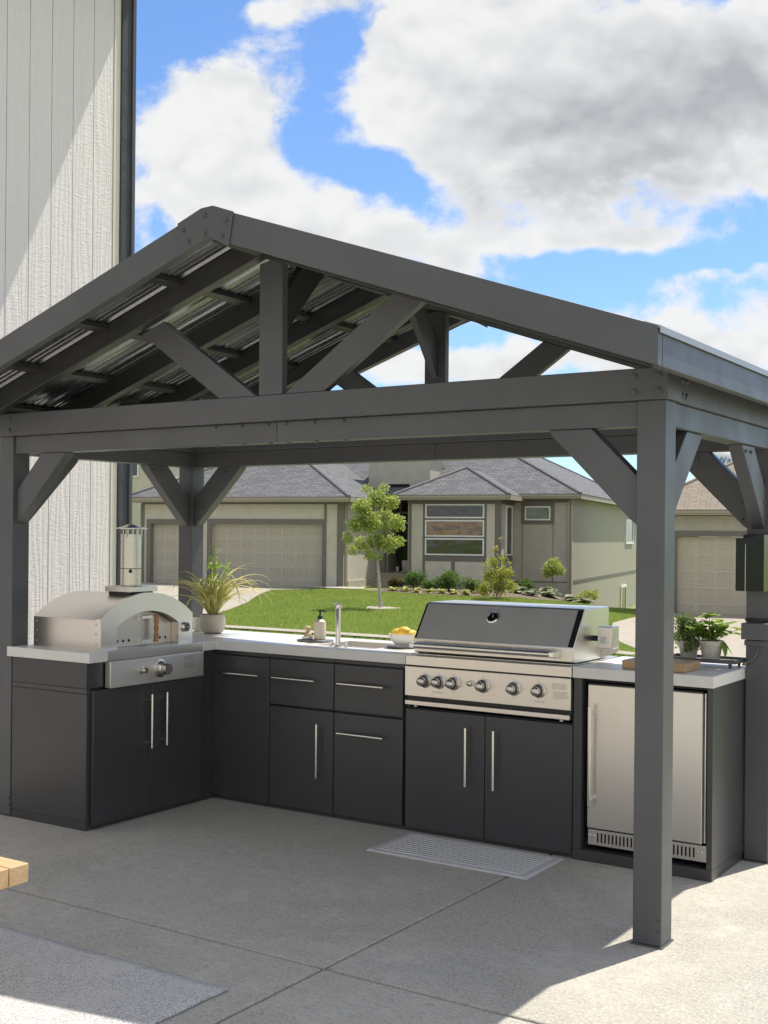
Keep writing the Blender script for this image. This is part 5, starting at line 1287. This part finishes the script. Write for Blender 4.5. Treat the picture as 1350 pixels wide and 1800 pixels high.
for lb, (x, y, s) in zip(vh, [(-17.5, 34.6, .42), (-16.9, 34.3, .36), (-16.6, 35.2, .45), (-17.0, 35.6, .5), (-15.9, 35.0, .38), (-15.75, 36.0, .42)]): hosta(x, y, lb, s, 46, 'leaf_varieg', 'variegated hostas by the house corner')
# airy yellow green sapling in front of the house
cl = []
for (r, z, k) in [(-.35, .35, .34), (.1, .4, .4), (.4, .45, .3), (-.2, .75, .34), (.2, .8, .34), (.45, .85, .2), (-.1, 1.15, .24), (.15, 1.25, .2), (-.3, 1.1, .14), (0, 1.55, .13), (.12, 1.85, .09), (-.22, 1.45, .08), (.35, 1.2, .1)]:
    x, y = rd(r, rng.uniform(-.25, .25)); cl.append((x, y, z, k * .8, k * .8, k * .8))
tree('yellow_sapling', 'airy yellow green sapling behind the grill', (-16.92, 31.96), 2.0, cl, 2600, .075, 'leaf_yellow', .022, 'shrub', bark='twig', first=.1, shell=.2)
cl = [(.0, 0, 1.0, .36, .36, .26), (-.22, .1, .9, .24, .24, .2), (.25, 0, .95, .24, .24, .2), (0, .1, 1.2, .26, .26, .16), (-.1, -.1, .78, .2, .2, .14)]
tree('standard_tree', 'small round headed standard tree before the house corner', (-17.23, 36.54), 1.05, cl, 2200, .065, 'leaf_tree', .024, 'tree', first=.7, bark='twig')
cl = [(rng.uniform(-2.6, 2.6), rng.uniform(-2, 2), rng.uniform(3.0, 6.6), 1.2, 1.2, .9) for _ in range(22)]
tree('broadleaf_tree', 'far green tree peeking above the garage roof', (-52.1, 55.5), 6.0, cl, 5000, .28, 'leaf_far', .25, 'tree')
# pots by the entry
def tall_pot(name, label, x, y, z, s, plant=True):
    t = thing(name, label, 'planter', (x, y, z)); MB().lathe([(.10 * s, 0), (.14 * s, .05 * s), (.17 * s, .25 * s), (.17 * s, .46 * s), (.145 * s, .46 * s), (.14 * s, .40 * s), (0, .40 * s)], (x, y, z), 28).build('pot', 'white_ceramic', t, smooth=True)
    if plant:
        V = []; F = []
        for k in range(26):
            a = rng.uniform(0, 6.283); q = rng.uniform(0, .1) * s; L = rng.uniform(.35, .62) * s; b0 = len(V); p = Vector((x + q * math.cos(a), y + q * math.sin(a), z + .40 * s)); ti = Vector((.12 * math.cos(a), .12 * math.sin(a), 1)); sd = Vector((-math.sin(a), math.cos(a), 0)) * .03 * s
            for tt, w_ in ((0, 1), (.5, 1.15), (1, .1)): c = p + ti * L * tt; V += [tuple(c - sd * w_), tuple(c + sd * w_)]
            for i in range(2): F.append((b0 + 2 * i, b0 + 2 * i + 1, b0 + 2 * i + 3, b0 + 2 * i + 2))
        raw_mesh('leaves', np.array(V) - np.array((x, y, z)), F, 'leaf_dark', t, 4)
def hw(a, b): return (-23.156 + a * math.cos(HR) - b * math.sin(HR), 32.768 + a * math.sin(HR) + b * math.cos(HR))
x, y = hw(.62, 4.75); tall_pot('planter', 'tall white planter with sword leaved plant at the front door', x, y, .191, .92)
x, y = hw(.30, 4.72); tall_pot('planter', 'short white pot beside the tall planter at the front door', x, y, .191, .42)

# ------------------------------------------------------------------ grass blades on the visible lawns
def inside_poly(px, py, poly):
    c = np.zeros(len(px), bool); n = len(poly)
    for i in range(n):
        x1, y1 = poly[i]; x2, y2 = poly[(i + 1) % n]; k = ((y1 > py) != (y2 > py)) & (px < (x2 - x1) * (py - y1) / (y2 - y1 + 1e-12) + x1); c ^= k
    return c
def blades(n, rr, dd, hgt, label):
    r = rng.uniform(*rr, n); d = np.sqrt(rng.uniform(dd[0] ** 2, dd[1] ** 2, n)); r = r * d / dd[1]
    X = CY * r - SY * d; Y = SY * r + CY * d
    keep = (Y > 19.5) | ((Y < 18.9) & (Y > 16.6))
    keep &= ~inside_poly(X, Y, LAWN_EDGE + [(-33, 19.3), (-33, 34)]); keep &= ~inside_poly(X, Y, RD_EDGE + [(3, 18.2), (-3, 38)])
    keep &= ~inside_poly(X, Y, bed + bed2[::-1])
    u = (X + 23.156) * math.cos(HR) + (Y - 32.768) * math.sin(HR); v = -(X + 23.156) * math.sin(HR) + (Y - 32.768) * math.cos(HR)
    keep &= ~((u < 1.5) & (v > -.8)) & ~((v > 1.9) & (u < 6.8)) & ~((u < .9) & (u > -1.3) & (v > -1.0)) & (np.hypot(X + 17.62, Y - 26.71) > .40)
    X, Y = X[keep], Y[keep]; n = len(X); Z = terr(X, Y); a = rng.uniform(0, 6.283, n); h = hgt * rng.uniform(.5, 1.2, n); w = .008 * rng.uniform(.7, 1.5, n); l = rng.normal(size=(n, 2)) * .35
    b = np.stack([X, Y, Z], 1); sd = np.stack([np.cos(a) * w, np.sin(a) * w, 0 * a], 1); tip = b + np.stack([l[:, 0] * h, l[:, 1] * h, h], 1)
    V = np.stack([b - sd, b + sd, tip], 1).reshape(-1, 3); F = np.arange(3 * n).reshape(-1, 3)
    o = raw_mesh('grass', V, F, 'grass_blade', None, 3); tag(o, label, 'grass', kind='stuff')
blades(330000, (-10, 10), (17, 40), .065, 'bright green mown lawn grass before the houses')
